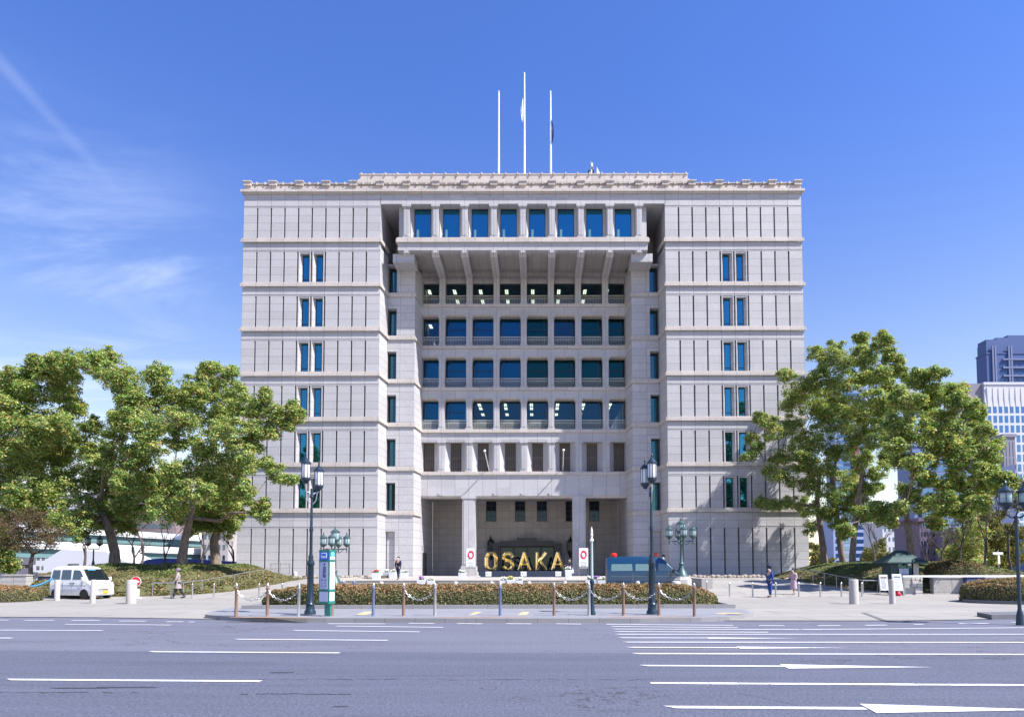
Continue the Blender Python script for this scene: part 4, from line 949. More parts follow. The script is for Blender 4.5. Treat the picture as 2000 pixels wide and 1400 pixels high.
# chain posts on the island kerb
cp_ = [(463, 'rust', .0), (524, 'rust', 0), (585, 'steel', 0), (650, 'rust', 0), (730, 'bluep', 0), (789, 'rust', 0), (850, 'greyp', 0), (977, 'bluep', 0), (1082, 'rust', 0), (1150, 'greyp', 0), (1217, 'rust', 0), (1286, 'rust', 0), (1355, 'rust', 0)]
why = ['leftmost kerb chain post, worn brown grey, at the pavement corner', 'worn brown kerb post left of the tall lamp by the bus stop', 'grey kerb post just left of the tall teal lamp', 'brown kerb post touching the foot of the bus stop sign', 'blue grey kerb post right of the bus stop sign, no chain', 'brown kerb post left end of the short chain before the hedge', 'grey kerb post right end of the short chain left of the letters', 'blue grey kerb post standing alone in front of the letters',
       'brown kerb post starting the long chain below the last golden letter', 'grey kerb post beside the slim ornamental post', 'brown kerb post below the rear of the blue van', 'brown kerb post just right of the tall lamp before the van', 'rightmost kerb chain post at the end of the pavement']
cpos = []
for (px, mt, _), lab in zip(cp_, why):
    Y = 23.35 if px < 1300 else 22.9; x = gx(px, Y); cpos.append((x, Y))
    r_ = empty('chain_post', (x, Y, .15), lab, 'post', 'chain posts along the kerb')
    b = MB(); b.lathe([(.062, 0), (.055, .03), (.05, .3), (.045, .9), (.058, .92), (.058, .97), (.04, 1.0)], n=12); b.build('shaft', M[mt], r_, smooth=True)
    b = MB(); b.lathe([(.035, .98), (.055, 1.02), (.05, 1.06), (.02, 1.11)], n=12); b.build('cap', M['steel'], r_, smooth=True)
def chain(a, b_, za, zb, sag, mt, label, group, r=.02):
    a = Vector((*a, za)); b2 = Vector((*b_, zb)); L = (b2-a).length; n = max(8, int(L/.075)); m_ = MB()
    pts = [a.lerp(b2, i/n)-Vector((0, 0, 4*sag*(i/n)*(1-i/n))) for i in range(n+1)]
    for i in range(n):
        p, q = pts[i], pts[i+1]; d = (q-p).normalized(); c = (p+q)/2; l = (q-p).length*.66
        s = Vector((0, 0, 1)).cross(d).normalized() if i % 2 else d.cross(Vector((0, 1, 0))).normalized()
        w = s*r*1.3
        m_.tube([c-d*l, c-d*l*.6+w, c+d*l*.6+w, c+d*l, c+d*l*.6-w, c-d*l*.6-w, c-d*l], r*.5, 4)
    return tag(m_.build('chain', mt, None), label, 'chain', group)
CG = 'chains slung between the kerb posts'
for i, j, lab in ((0, 1, 'faint sagging chain at the left end of the kerb'), (1, 2, 'sagging chain just left of the tall lamp by the bus stop'), (5, 6, 'short sagging chain in front of the hedge left of the letters'), (8, 9, 'sagging chain left of the slim ornamental post'), (9, 10, 'sagging chain right of the slim ornamental post'), (10, 11, 'sagging chain crossing the foot of the right tall lamp'), (11, 12, 'rightmost sagging kerb chain below the blue van')):
    chain(cpos[i], cpos[j], 1.02, 1.02, .33, M['chain'], lab, CG, .022)
# white stone posts and blue-green chains before the steps
YW = 37.2; wp_ = []
for px, w_, lab in ((692, .10, 'slim dark post left of the stairs behind the hedge'), (671, .12, 'small blue grey post behind the tall lamp by the hedge')):
    x = gx(px, YW); b = MB(); b.lathe([(w_, 0), (w_*.9, .02), (w_*.85, 1.0), (w_*.6, 1.05)], n=12); tag(b.build('post', M['bluep']), lab, 'post').location = (x, YW, hz(x, YW)); wp_.append((x, YW))
names = {745: 'white stone post at the left end of the stairs', 890: 'white stone post in front of the left banner', 960: 'white stone post below the letter O', 1033: 'white stone post below the letter K', 1103: 'white stone post below the last golden letter', 1245: 'pale stone post in front of the blue van middle', 1320: 'thick pale stone post at the nose of the blue van'}
for px, lab in names.items():
    x = gx(px, YW); w_ = .13 if px < 1300 else .26
    b = MB(); b.lathe([(w_, 0), (w_, .9), (w_*.85, .98), (w_*.5, 1.02)], n=16); o = tag(b.build('stone_post', M['gran'], smooth=True), lab, 'post', 'stone posts before the stairs'); o.location = (x, YW, hz(x, YW)); wp_.append((x, YW))
z_ = hz(0, YW)
for i, lab in ((0, None), (2, 'blue green chain along the left end of the stairs'), (3, 'blue green chain left of the letter O post'), (4, 'blue green chain below the letters S and A'), (5, 'blue green chain below the letter K'), (6, 'blue green chain between the letters and the blue van'), (7, 'blue green chain across the front of the blue van')):
    if lab: chain(wp_[i], wp_[i+1] if i < 8 else wp_[i], z_+.85, z_+.85, .22 if i != 6 else .3, M['tealchain'], lab, 'blue green chains before the stairs', .028)
chain(wp_[1], wp_[0], .95, .95, .12, M['tealchain'], 'short dark chain behind the bus stop sign', 'blue green chains before the stairs', .025)
# granite bollards on the driveways
for px, py, top, r, lab in ((111, 1171, 1130, .14, 'granite bollard in front of the rear of the white van'), (181, 1176, 1130, .13, 'granite bollard in front of the white van nose'), (256, 1177, 1130, .235, 'thick granite bollard in front of the no entry sign'), (1668, 1180, 1132, .21, 'thick granite bollard left of the leaning notice boards'), (1743, 1180, 1132, .135, 'slim granite bollard between the two notice boards'), (1816, 1160, 1133, .17, 'granite bollard half hidden behind the right azalea hedge')):
    p = G(px, py, .02); h = HC+(1107-top)*p.y/FPX-.02; b = MB(); b.lathe([(r, 0), (r, h-.05), (r*.93, h-.01), (r*.7, h)], n=20)
    o = tag(b.build('bollard', M['gran'], smooth=True), lab, 'bollard', 'granite bollards on the driveways'); o.location = (p.x, p.y, .02)
sp = [(336, 'steel post at the foot of the left ramp rail, nearest the walker'), (377, 'second steel post on the left driveway right of the walker'), (419, 'third steel post on the left driveway'), (507, 'steel post behind the left corner of the kerb chain'), (552, 'steel post at the left tip of the long hedge'),
      (1380, 'leftmost steel post on the right driveway by the hedge tip'), (1424, 'second steel post on the right driveway'), (1469, 'steel post just left of the standing officer'), (1514, 'steel post just right of the standing officer'), (1559, 'steel post just right of the woman in the pale coat'), (1601, 'steel post below the right ramp rail'), (1642, 'steel post at the lower end of the right ramp rail'), (1682, 'steel post right of the thick granite bollard at right')]
for px, lab in sp:
    Y = 39.6; x = gx(px, Y); b = MB(); b.lathe([(.05, 0), (.045, .03), (.045, .78), (.055, .8), (.03, .84)], n=10)
    o = tag(b.build('steel_post', M['steel'], smooth=True), lab, 'post', 'steel posts across the driveways'); o.location = (x, Y, hz(x, Y)+.02)
def rail(pts, label):
    root = empty('handrail', (*pts[0], hz(*pts[0])), label, 'handrail', 'handrails beside the ramps'); o0 = Vector((*pts[0], hz(*pts[0])))
    P3 = [Vector((x, y, hz(x, y)+.85))-o0 for x, y in pts]; b = MB(); b.tube(P3, .028, 8); b.build('rail', M['steel'], root, smooth=True)
    for (x, y), p in list(zip(pts, P3))[:]:
        b = MB(); b.tube([(p.x, p.y, p.z-.87), (p.x, p.y, p.z)], .02, 6); b.build('post', M['steel'], root)
rail([(-22.6, 40.2), (-20.9, 40.4)]+[(-20.9+1.6*t/6, 40.4+10*t/6) for t in range(1, 7)], 'steel handrail climbing the left ramp beside the azaleas')
rail([(21.2, 41.0), (19.6, 41.2)]+[(19.6-.9*t/6, 41.2+9*t/6) for t in range(1, 7)], 'steel handrail climbing the right ramp behind the woman')
# five-lantern candelabra
def cand(px, Y, zb, plinth, label):
    x = gx(px, Y); z0 = zb; root = empty('candelabrum', (x, Y, z0), label, 'lamp', 'five lantern lamps flanking the stairs')
    b = MB()
    if plinth: b.lathe([(.62, 0), (.62, .78), (.56, .82), (.56, .86)], n=8); b.lathe([(.5, .84), (.5, .93), (.46, .96)], n=8)
    else: b.box(-.55, .55, -.55, .55, 0, .5); b.box(-.6, .6, -.6, .6, .5, .6)
    b.build('plinth', M['gran'], root, bev=.02)
    z1 = .94 if plinth else .6
    b = MB(); b.lathe([(.45, z1), (.42, z1+.1), (.3, z1+.3), (.16, z1+.55), (.13, z1+.75), (.19, z1+.8), (.10, z1+.9), (.075, z1+2.0), (.11, z1+2.05), (.07, z1+2.15), (.05, z1+2.75)], n=14); b.build('column', M['green'], root, smooth=True)
    zt = z1+2.25; b = MB()
    for k in range(4):
        a = math.pi/2*k+.0; dx, dy = .74*math.cos(a), .74*math.sin(a); b.tube([(0, 0, zt-.05), (dx, dy, zt-.02), (dx, dy, zt+.2)], .04, 6); b.tube([(dx, dy, zt-.28), (dx, dy, zt)], [.02, .05], 6); b.tube([(dx*.3, dy*.3, zt-.3), (dx*.75, dy*.75, zt-.08)], .02, 5)
    b.build('arm', M['green'], root)
    for k in range(4): a = math.pi/2*k; lantern(root, .74*math.cos(a), .74*math.sin(a), zt+.25, .2, .42, M['lglass'], M['green'], 6)
    lantern(root, 0, 0, z1+2.78, .25, .52, M['lglass'], M['green'], 6)
cand(1331, 42.6, hz(11, 42.8), True, 'green five lantern lamp on a pale stone plinth behind the blue van')
cand(654, 43.5, .15, False, 'green five lantern lamp behind the bus stop sign')
# lamps at the edges
def twin(px, Y, zb, top, label, glass, paint, dx=.45, only=None):
    x = gx(px, Y); root = empty('lamp_post', (x, Y, zb), label, 'lamp post'); b = MB(); b.lathe([(.12, 0), (.10, .3), (.055, .5), (.05, top-.2)], n=10); b.build('pole', paint, root, smooth=True)
    b = MB(); b.tube([(-dx, 0, top), (-dx, 0, top-.15), (-dx*.5, 0, top-.25), (dx*.5, 0, top-.25), (dx, 0, top-.15), (dx, 0, top)], .03, 6); b.build('arm', paint, root)
    for s in (-1, 1): lantern(root, s*dx, 0, top+.15, .2, .38, glass, paint, 6)
twin(182, 52, 1.9, 1.55, 'low green twin lantern lamp behind the white van', M['lglass'], M['green'])
twin(1988, 21.0, .0, 3.55, 'dark green lantern post cut by the right edge of the view', M['lglass'], M['teal'], .3)
# bus stop sign
xb = gx(643, 23.3); root = empty('bus_stop_sign', (xb, 23.3, .15), 'green framed bus stop sign with a blue bus panel next to the tall lamp', 'sign', rz=R(-22))
M['sgreen'] = mat('sign_green', (.03, .20, .17), .45, .2); M['sblue'] = mat('sign_blue', (.01, .12, .62), .4); M['spale'] = mat('sign_face', (.42, .46, .62), .5); M['swhite'] = mat('white_face', (.80, .80, .80), .5); M['ink'] = mat('blue_ink', (.03, .05, .16), .6); M['sred'] = mat('sign_red', (.62, .02, .04), .45); M['cyan'] = mat('pale_cyan', (.15, .6, .8), .5)
b = MB(); b.box(-.13, .10, -.05, .05, 0, .45); b.build('foot', M['sgreen'], root)
b = MB(); b.box(-.29, .13, -.16, .16, .42, 2.22); b.box(-.30, .14, -.17, .17, .42, .50); b.box(-.30, .14, -.17, .17, .84, .90); b.box(-.30, .14, -.17, .17, 1.85, 1.9); b.box(-.30, .14, -.17, .17, 2.18, 2.25); b.build('frame', M['sgreen'], root)
b = MB(); b.box(-.25, .09, -.176, -.168, .50, .83); b.box(-.25, .09, -.176, -.168, .92, 1.84); b.build('timetable', M['spale'], root)
b = MB(); b.box(-.26, .10, -.177, -.168, 1.91, 2.17); b.build('bus_panel', M['sblue'], root)
b = MB(); b.slab([(-.2, 1.97), (.04, 1.97), (.04, 2.12), (.0, 2.15), (-.16, 2.15), (-.2, 2.12)], -.186, -.178); bp_ = b.build('bus_symbol', M['swhite'], root, fix=True)
b = MB(); b.box(-.18, .02, -.192, -.187, 2.05, 2.12); b.box(-.18, -.14, -.192, -.187, 1.985, 2.01); b.box(-.02, .02, -.192, -.187, 1.985, 2.01); b.build('bus_window', M['sblue'], root)
b = MB(); b.box(.132, .138, -.12, .12, .52, .82); b.box(.132, .138, -.12, .12, .92, 1.83); b.box(.132, .138, -.12, .12, 1.92, 2.02); b.build('side_panel', M['swhite'], root)
b = MB(); b.slab([(.1*math.cos(t*math.pi/8), 2.1+.08*math.sin(t*math.pi/8)) for t in range(16)], -.003, .003); o = b.build('side_symbol', M['cyan'], root, fix=True); o.rotation_euler = (0, 0, R(90)); o.location = (.14, 0, 0)
b = MB(); b.tube([(0, 0, 2.25), (0, 0, 2.3)], .06, 8); b.build('cap', M['rust'], root)
for ch, z, s_ in (('前', 1.76, .075), ('淀', 1.62, .13), ('屋', 1.49, .13), ('橋', 1.36, .13)): text(ch, s_, M['ink'], 'lettering', root, (-.05, -.180, z), bold=.0015)
for ch, z in (('53', 1.22), ('8', 1.12), ('75', 1.02)): text(ch, .07, M['ink'], 'route_number', root, (-.15, -.180, z)); text(ch[::-1], .07, M['ink'], 'route_number', root, (.0, -.180, z))
# no-entry sign
xs = Vector((gx(266.5, 39.4), 39.4, .03)); root = empty('no_entry_sign', tuple(xs), 'round red no entry sign with a white bar on a white base', 'sign')
b = MB(); n_ = 28
def disc(b, r, z, y0, y1): b.slab([(r*math.cos(2*math.pi*t/28), z+r*math.sin(2*math.pi*t/28)) for t in range(28)], y0, y1)
disc(b, .30, .98, -.012, .012); b.build('rim', M['white'], root, fix=True); b = MB(); disc(b, .275, .98, -.018, -.013); b.build('disc', M['sred'], root, fix=True)
b = MB(); b.box(-.2, .2, -.024, -.019, .93, 1.03); b.build('bar', M['white'], root); b = MB(); b.tube([(0, .02, .4), (0, .02, 1.1)], .02, 6); b.build('pole', M['steel'], root); b = MB(); b.box(-.13, .15, -.12, .14, .06, .56); b.box(-.2, .25, -.17, .2, 0, .07); b.build('base', M['white'], root, bev=.03)
# banners
M['bred'] = mat('banner_red', (.60, .01, .05), .6); M['bgrey'] = mat('banner_grey', (.38, .40, .48), .7); M['bface'] = mat('banner_cloth', (.74, .77, .84), .7)
for px, lab in ((919.5, 'white banner with a red ring emblem by the left porch column'), (1140, 'white banner with a red ring emblem by the right porch column')):
    Y = 68.6; x = gx(px, Y); z1 = HC+(1107-1070)*Y/FPX; z0 = HC-(1108-1107)*Y/FPX+.1
    root = empty('banner', (x, Y, .9), lab, 'banner', 'white banners with red ring emblems'); h0, h1 = .95, z1-.9; w_ = .45
    b = MB(); b.box(-w_, w_, 0, .03, h0, h1); b.build('cloth', M['bface'], root)
    b = MB(); b.tube([(-w_-.02, .02, 0), (-w_-.02, .02, h1+.02), (w_+.02, .02, h1+.02), (w_+.02, .02, 0)], .025, 6); b.box(-w_, w_, -.01, .02, h0-.2, h0-.05); b.build('frame', M['greyp'], root)
    b = MB(); zc = h1-.68; rq = random.Random(5)
    for k in range(15):
        a = 2*math.pi*k/15; rr = rq.uniform(.055, .10); cx_, cz_ = .25*math.cos(a), zc+.34*math.sin(a); b.slab([(cx_+rr*math.cos(t*math.pi/5), cz_+rr*1.15*math.sin(t*math.pi/5)) for t in range(10)], -.012-.0007*k, -.002)
    b.build('ring_emblem', M['bred'], root, fix=True)
    text('OSAKA', .2, M['bgrey'], 'lettering', root, (0, -.01, zc-.78)); text('2025', .27, M['bgrey'], 'lettering', root, (0, -.01, zc-1.05))
# golden letters
def goldm():
    m_ = mat('gold_foil', (1.0, .83, .44), .17, 1.0); return m_
M['gold'] = goldm()
YL = 62.6; pl = empty('letter_plinth', (gx(1024, YL), YL, .9), 'long dark plinth with small white notices under the golden letters', 'plinth')
b = MB(); b.box(-4.0, 4.0, -.4, .6, 0, .54); b.build('body', mat('plinth_blue_black', (.02, .03, .06), .5), pl, bev=.015)
for dx in (-3.25, -.05, 3.1):
    b = MB(); b.box(dx-.26, dx+.26, -.43, -.405, .08, .5); nb = b.build('notice', M['swhite'], pl)
    b = MB(); b.box(dx-.18, dx-.06, -.44, -.431, .2, .4); b.box(dx+.0, dx+.18, -.44, -.431, .26, .30); b.box(dx, dx+.18, -.44, -.431, .34, .37); b.build('notice_print', M['bgrey'], nb)
def stroke(mb, p, q, w=.34, d=.22):
    p, q = Vector((p[0], 0, p[1])), Vector((q[0], 0, q[1])); dr = (q-p).normalized(); n = Vector((-dr.z, 0, dr.x))*w/2; f = Vector((0, -d, 0)); m1, m2 = p+dr*w*.28, q-dr*w*.28; bk = Vector((0, d*.8, 0))
    vs = [p-n, p+n, q+n, q-n, m1+f, m2+f, p-n+bk, p+n+bk, q+n+bk, q-n+bk]
    mb.add([tuple(v) for v in vs], [(0, 3, 5, 4), (1, 4, 5, 2), (0, 4, 1), (3, 2, 5), (6, 7, 8, 9), (0, 1, 7, 6), (1, 2, 8, 7), (2, 3, 9, 8), (3, 0, 6, 9)])
O_ = [(-.22, 1.62), (.22, 1.62), (.44, 1.3), (.44, .45), (.22, .15), (-.22, .15), (-.44, .45), (-.44, 1.3), (-.22, 1.62)]
S_ = [(.42, 1.28), (.2, 1.62), (-.2, 1.62), (-.42, 1.36), (-.38, 1.1), (.32, .82), (.42, .45), (.2, .15), (-.2, .15), (-.42, .45)]
LET = {'O': [O_], 'S': [S_], 'A': [[(-.5, .05), (0, 1.72)], [(0, 1.72), (.5, .05)], [(-.32, .55), (.32, .55)]], 'K': [[(-.38, .05), (-.38, 1.72)], [(.42, 1.72), (-.3, .82)], [(-.15, 1.0), (.45, .08)]]}
lab = ['golden faceted letter O at the left end of the plinth', 'golden faceted letter S on the plinth', 'golden faceted letter A between the S and the K', 'golden faceted letter K on the plinth', 'last golden faceted letter A at the right end of the plinth']
for ch, px, l_ in zip('OSAKA', (959, 992, 1024, 1057, 1089), lab):
    b = MB()
    for path in LET[ch]:
        for p, q in zip(path, path[1:]): stroke(b, p, q, .32 if ch in 'OS' else .27)
    o = tag(b.build('letter', M['gold'], fix=True), l_, 'letter', 'golden letters on the plinth'); o.location = (gx(px, YL)+.02, YL, 1.44)
# wall lanterns either side of the portal
for px, l_ in ((958.5, 'black wall lantern above the letter O'), (1114.5, 'black wall lantern right of the portal')):
    Y = 77.6; x = gx(px, Y); root = empty('wall_lantern', (x, Y, 2.6), l_, 'lantern', 'black wall lanterns on the porch wall'); b = MB()
    b.lathe([(.05, 0), (.14, .2), (.18, .5), (.30, .75), (.34, 1.0)], n=8); b.lathe([(.40, 2.0), (.42, 2.06), (.2, 2.35), (.1, 2.45), (.08, 2.6), (.02, 2.85)], n=8)
    for k in range(6): a = math.pi*k/3; b.tube([(.34*math.cos(a), .34*math.sin(a), 1.0), (.40*math.cos(a), .40*math.sin(a), 2.02)], .03, 4)
    b.box(-.06, .06, .0, .42, .45, .6); b.build('frame', M['black'], root); b = MB(); b.lathe([(.30, 1.0), (.36, 2.0)], n=6); b.build('glass', mat('dim_glass', (.10, .12, .13), .2), root)
# planters
M['wplant'] = mat('white_planter', (.66, .67, .72), .6, var=.06)
FC = {'w': (.75, .75, .7), 'p': (.35, .10, .45), 'r': (.5, .04, .03), 'g': (.06, .13, .03), 'y': (.6, .5, .1)}
for k_, v_ in FC.items(): M['fl'+k_] = mat('petals_'+k_, v_, .7)
def planter(px, Y, z, w_, h, fl, label, tilt=.0):
    x = gx(px, Y); root = empty('planter', (x, Y, z), label, 'planter', 'white flower planters'); q = random.Random(int(px*7))
    b = MB(); b.add([(-w_*.42, -w_*.42, 0), (w_*.42, -w_*.42, 0), (w_*.42, w_*.42, 0), (-w_*.42, w_*.42, 0), (-w_/2, -w_/2, h), (w_/2, -w_/2, h), (w_/2, w_/2, h), (-w_/2, w_/2, h)], [(3, 2, 1, 0), (0, 1, 5, 4), (1, 2, 6, 5), (2, 3, 7, 6), (3, 0, 4, 7), (4, 5, 6, 7)]); b.build('box', M['wplant'], root, bev=.012)
    g_ = MB(); f_ = MB()
    for _ in range(16):
        a, r = q.uniform(0, 6.28), q.uniform(0, w_*.42); e = (r*math.cos(a)*1.3, r*math.sin(a)*1.3, h+q.uniform(.05, .24)); g_.tube([(r*.4*math.cos(a), r*.4*math.sin(a), h-.02), e], [.012, .02], 4); f_.ell(e, (.055, .055, .04), 6, 4)
        g_.ell((e[0]*.7, e[1]*.7, h+.04), (.09, .07, .04), 6, 4)
    g_.build('leaves', M['flg'], root); f_.build('flowers', M['fl'+fl], root)
for a in ((903, 50.2, .9, .55, .5, 'w', 'lone white planter at the foot of the left porch column'), (735, 50.0, .9, .6, .5, 'r', 'white planter of red flowers at the left end of the stairs'), (757, 58, .9, .7, .5, 'w', 'pale planter left of the man in the dark suit'), (767, 57.5, .9, .6, .5, 'w', 'pale planter right behind the feet of the man in the suit'), (790, 58, .9, .6, .45, 'w', 'pale low planter right of the man in the suit'),
          (823, 46.7, .45, .55, .5, 'p', 'white planter of violet flowers, left of two on the stairs'), (842, 46.7, .45, .5, .45, 'w', 'white planter without violet flowers, right of two on the stairs'), (983, 46.7, .45, .5, .45, 'w', 'white planter left of three below the letter S'), (998, 46.6, .45, .55, .5, 'y', 'middle planter with a yellow and white bouquet on the stairs'), (1014, 46.7, .45, .5, .45, 'w', 'white planter right of three below the letter A'),
          (1150, 46.7, .45, .5, .5, 'w', 'white planter just left of the slim post on the stairs'), (1163, 46.8, .45, .55, .5, 'p', 'white planter of violet flowers right of the slim post'), (1174, 46.6, .45, .5, .45, 'w', 'white planter behind the tail of the blue van'), (1110, 50.4, .9, .5, .7, 'w', 'tall white planter in front of the person by the letters'), (1310, 47.5, .7, .6, .5, 'r', 'planter of dark red flowers at the bonnet of the blue van')):
    planter(*a)
# rocks of the planting strips at the foot of the wings
M['rock'] = mat('rough_rock', (.30, .26, .22), .95, var=.3, vs=6, bump=1.0, bs=12)
def rocks(x0, x1, Y, z, label, seed):
    q = random.Random(seed); root = empty('stone_edging', ((x0+x1)/2, Y, z), label, 'edging'); b = MB(); x = x0
    while x < x1: r = q.uniform(.12, .26); b.ell((x-(x0+x1)/2, q.uniform(-.1, .1), r*.5), (r, r*.8, r*.75), 7, 5); x += r*1.5
    b.build('rocks', M['rock'], root); s_ = MB(); s_.box(-(x1-x0)/2, (x1-x0)/2, .1, 3.5, 0, .22); s_.build('soil', M['earth'], root)
rocks(gx(575, 54), gx(738, 54), 54, .9, 'low strip of rough rocks at the foot of the left wing', 3); rocks(gx(1340, 54), gx(1490, 54), 54, .9, 'low strip of rough rocks at the foot of the right wing', 4)
def mesh_gate(px0, px1, Y, z, h, n, label):
    x0, x1 = gx(px0, Y), gx(px1, Y); root = empty('mesh_fence', (x0, Y, z), label, 'fence', 'low mesh gates by the wings'); W = x1-x0; b = MB()
    for i in range(n+1): x = W*i/n; b.box(x-.03, x+.03, -.02, .02, 0, h)
    b.box(0, W, -.02, .02, h-.05, h); b.box(0, W, -.02, .02, .05, .1); b.build('frame', M['greyp'], root)
    b = MB(); m_ = int(W/.14)
    for i in range(m_): x = W*(i+.5)/m_; b.box(x-.008, x+.008, -.008, .008, .05, h)
    b.build('bars', M['greyp'], root)
mesh_gate(529, 566, 58, 1.2, .95, 2, 'low mesh gate at the foot of the left wing'); mesh_gate(1487, 1501, 58, 1.2, .95, 1, 'low mesh gate at the foot of the right wing')
b = MB(); b.lathe([(.16, 0), (.16, .45), (.12, .5)], n=12); tag(b.build('barrel', M['wplant']), 'small white cylinder standing right of the left mesh gate', 'bin').location = (gx(577, 57), 57, .95)
b = MB(); b.box(-.3, .3, -.2, .2, .05, .62); b.box(-.34, .34, -.24, .24, .6, .68); b.box(-.26, .26, -.17, .17, 0, .06); tag(b.build('utility_box', M['bluep'], bev=.02), 'small blue grey cabinet left of the long hedge behind the tall lamp', 'cabinet').location = (gx(577, 38.5), 38.5, 0.02)
# ------------------------------------------------------------------ left walls
M['wallg'] = stone('wall_granite', 1.2, 0, rows=True, base=(.40, .385, .365)); M['rough'] = mat('rough_cut_granite', (.48, .46, .44), .9, var=.3, vs=7, bump=1.0, bs=9)
def wall(px0, px1, Y, z0, z1, d, mt, name, label, cat='wall'):
    x0, x1 = gx(px0, Y), gx(px1, Y); b = MB(); b.box(0, x1-x0, 0, d, 0, z1-z0-.08); root = empty(name, (x0, Y, z0), label, cat); b.build('body', mt, root, bev=.01); b = MB(); b.box(-.04, x1-x0+.04, -.04, d+.04, z1-z0-.08, z1-z0); b.build('coping', M['gran'], root)
wall(-60, 52, 41, 0, 1.42, .6, M['wallg'], 'stone_wall', 'low pale stone wall behind the left azalea hedge'); wall(52, 118, 43, 0, 1.35, .3, mat('dark_slate_wall', (.09, .10, .16), .6, var=.2), 'gate_panel', 'dark blue grey panel wall behind the rear of the white van', 'wall')
b = MB(); b.lathe([(.13, 0), (.13, 1.5), (.1, 1.55)], n=12); tag(b.build('post', M['gran']), 'pale square post at the right end of the low stone wall', 'post').location = (gx(70, 42), 42, 0)
chain((gx(55, 39), 39), (gx(103, 38), 38), .75, 1.2, .12, mat('light_blue_rope', (.1, .45, .75), .5), 'light blue chain beside the rear of the white van', None, .035)
# ------------------------------------------------------------------ guard booth and right-hand objects
Yb = 41.9; bx0 = 21.65; root = empty('guard_booth', (bx0, Yb, 0), 'small dark guard booth with a green hipped roof by the right entrance', 'booth'); W = 1.68
M['booth'] = mat('booth_dark_green', (.02, .05, .06), .5, var=.2); M['boothr'] = mat('weathered_copper_roof', (.022, .055, .06), .5, .2, var=.45, vs=3)
b = MB(); b.box(0, .25, 0, 1.1, 0, 2.0); b.box(W-.3, W, 0, 1.1, 0, 2.0); b.box(.25, W-.3, 0, .12, 0, .95); b.box(.25, W-.3, 1.0, 1.1, 0, 2.0); b.box(.25, W-.3, .0, .1, 1.95, 2.1); b.box(.25, .45, .02, .1, .95, 1.95); b.box(1.0, 1.06, .02, .1, .95, 1.95); b.build('wall', M['booth'], root)
b = MB(); b.box(W-.3, W+.02, -.02, .3, 0, 2.08); b.build('pillar', M['gran'], root)
b = MB(); b.box(.25, W-.3, .05, .07, .95, 1.95); b.build('window', M['glass_see'], root)
e_ = .42; b = MB(); cx_ = W/2; vs = [(-e_, -.45, 2.06), (W+e_, -.45, 2.06), (W+e_, 1.5, 2.06), (-e_, 1.5, 2.06), (cx_-.3, .5, 2.80), (cx_+.3, .5, 2.80), (-e_, -.45, 1.98), (W+e_, -.45, 1.98), (W+e_, 1.5, 1.98), (-e_, 1.5, 1.98),
      (.05, -.1, 2.36), (W-.05, -.1, 2.36), (W-.05, 1.15, 2.36), (.05, 1.15, 2.36)]
b.add(vs, [(0, 1, 11, 10), (1, 2, 12, 11), (2, 3, 13, 12), (3, 0, 10, 13), (10, 11, 5, 4), (11, 12, 5), (12, 13, 4, 5), (13, 10, 4), (6, 7, 1, 0), (7, 8, 2, 1), (8, 9, 3, 2), (9, 6, 0, 3), (9, 8, 7, 6)]); b.build('roof', M['boothr'], root, fix=True)
for dx in (.62, .92): b = MB(); b.box(dx-.14, dx+.14, -.06, -.02, 1.32, 1.68); b.build('notice', M['spale'], root)
b = MB(); b.ell((1.0, -.25, 1.93), (.10, .10, .09), 10, 6); b.tube([(1.0, -.25, 1.96), (1.0, -.25, 2.05)], .02, 5); b.build('lamp', M['milk'], root, smooth=True)
def board(px, py, w_, h, label, lean, red):
    p = G(px, py, .03); root = empty('notice_board', tuple(p), label, 'notice board'); b = MB(); b.add([(-w_/2, 0, .35), (w_/2, 0, .35), (w_/2, lean, h), (-w_/2, lean, h), (-w_/2, .03, .35), (w_/2, .03, .35), (w_/2, lean+.03, h), (-w_/2, lean+.03, h)], [(0, 1, 2, 3), (5, 4, 7, 6), (0, 4, 5, 1), (1, 5, 6, 2), (2, 6, 7, 3), (3, 7, 4, 0)]); b.build('face', M['swhite'], root)
    b = MB(); b.tube([(-w_/2-.03, 0, 0), (-w_/2-.03, lean+.02, h)], .025, 5); b.tube([(w_/2+.03, 0, 0), (w_/2+.03, lean+.02, h)], .025, 5); b.tube([(-w_/2, .5, 0), (-w_/2, lean+.03, h-.1)], .02, 5); b.tube([(w_/2, .5, 0), (w_/2, lean+.03, h-.1)], .02, 5); b.build('leg', M['lglass'] if red < 2 else M['greyp'], root)
    b = MB(); q = random.Random(int(px))
    n_ = 9
    for k in range(n_):
        z = .45+(h-.6)*k/n_; y = lean*(z-.35)/(h-.35)-.008; b.add([(-w_*.38, y, z), (w_*q.uniform(.1, .38), y, z), (w_*.3, y+.003, z+.035), (-w_*.38, y+.003, z+.035)], [(0, 1, 2, 3)])
    b.build('print', M['bgrey'], root); z = h-.18; y = lean*(z-.35)/(h-.35)-.009; b = MB(); b.add([(-w_*.4, y, z-.06), (w_*.4, y, z-.06), (w_*.4, y+.006, z+.06), (-w_*.4, y+.006, z+.06)], [(0, 1, 2, 3)]); b.build('heading', M['rust'] if red == 2 else M['bluep'], root)
board(1728, 1165, .46, 1.28, 'white notice board with a red heading on dark legs left of the slim bollard', .12, 2); board(1756, 1166, .50, 1.32, 'pale notice board on green legs right of the slim bollard', .22, 1)
b = MB(); b.ell((0, 0, .15), (.16, .14, .15), 12, 8); b.tube([(0, 0, .25), (.05, 0, .36)], .02, 5); tag(b.build('traffic_weight', M['sred'], smooth=True), 'small red rounded weight at the foot of the pale notice board', 'weight').location = (gx(1753, 40.2), 40.2, .02)
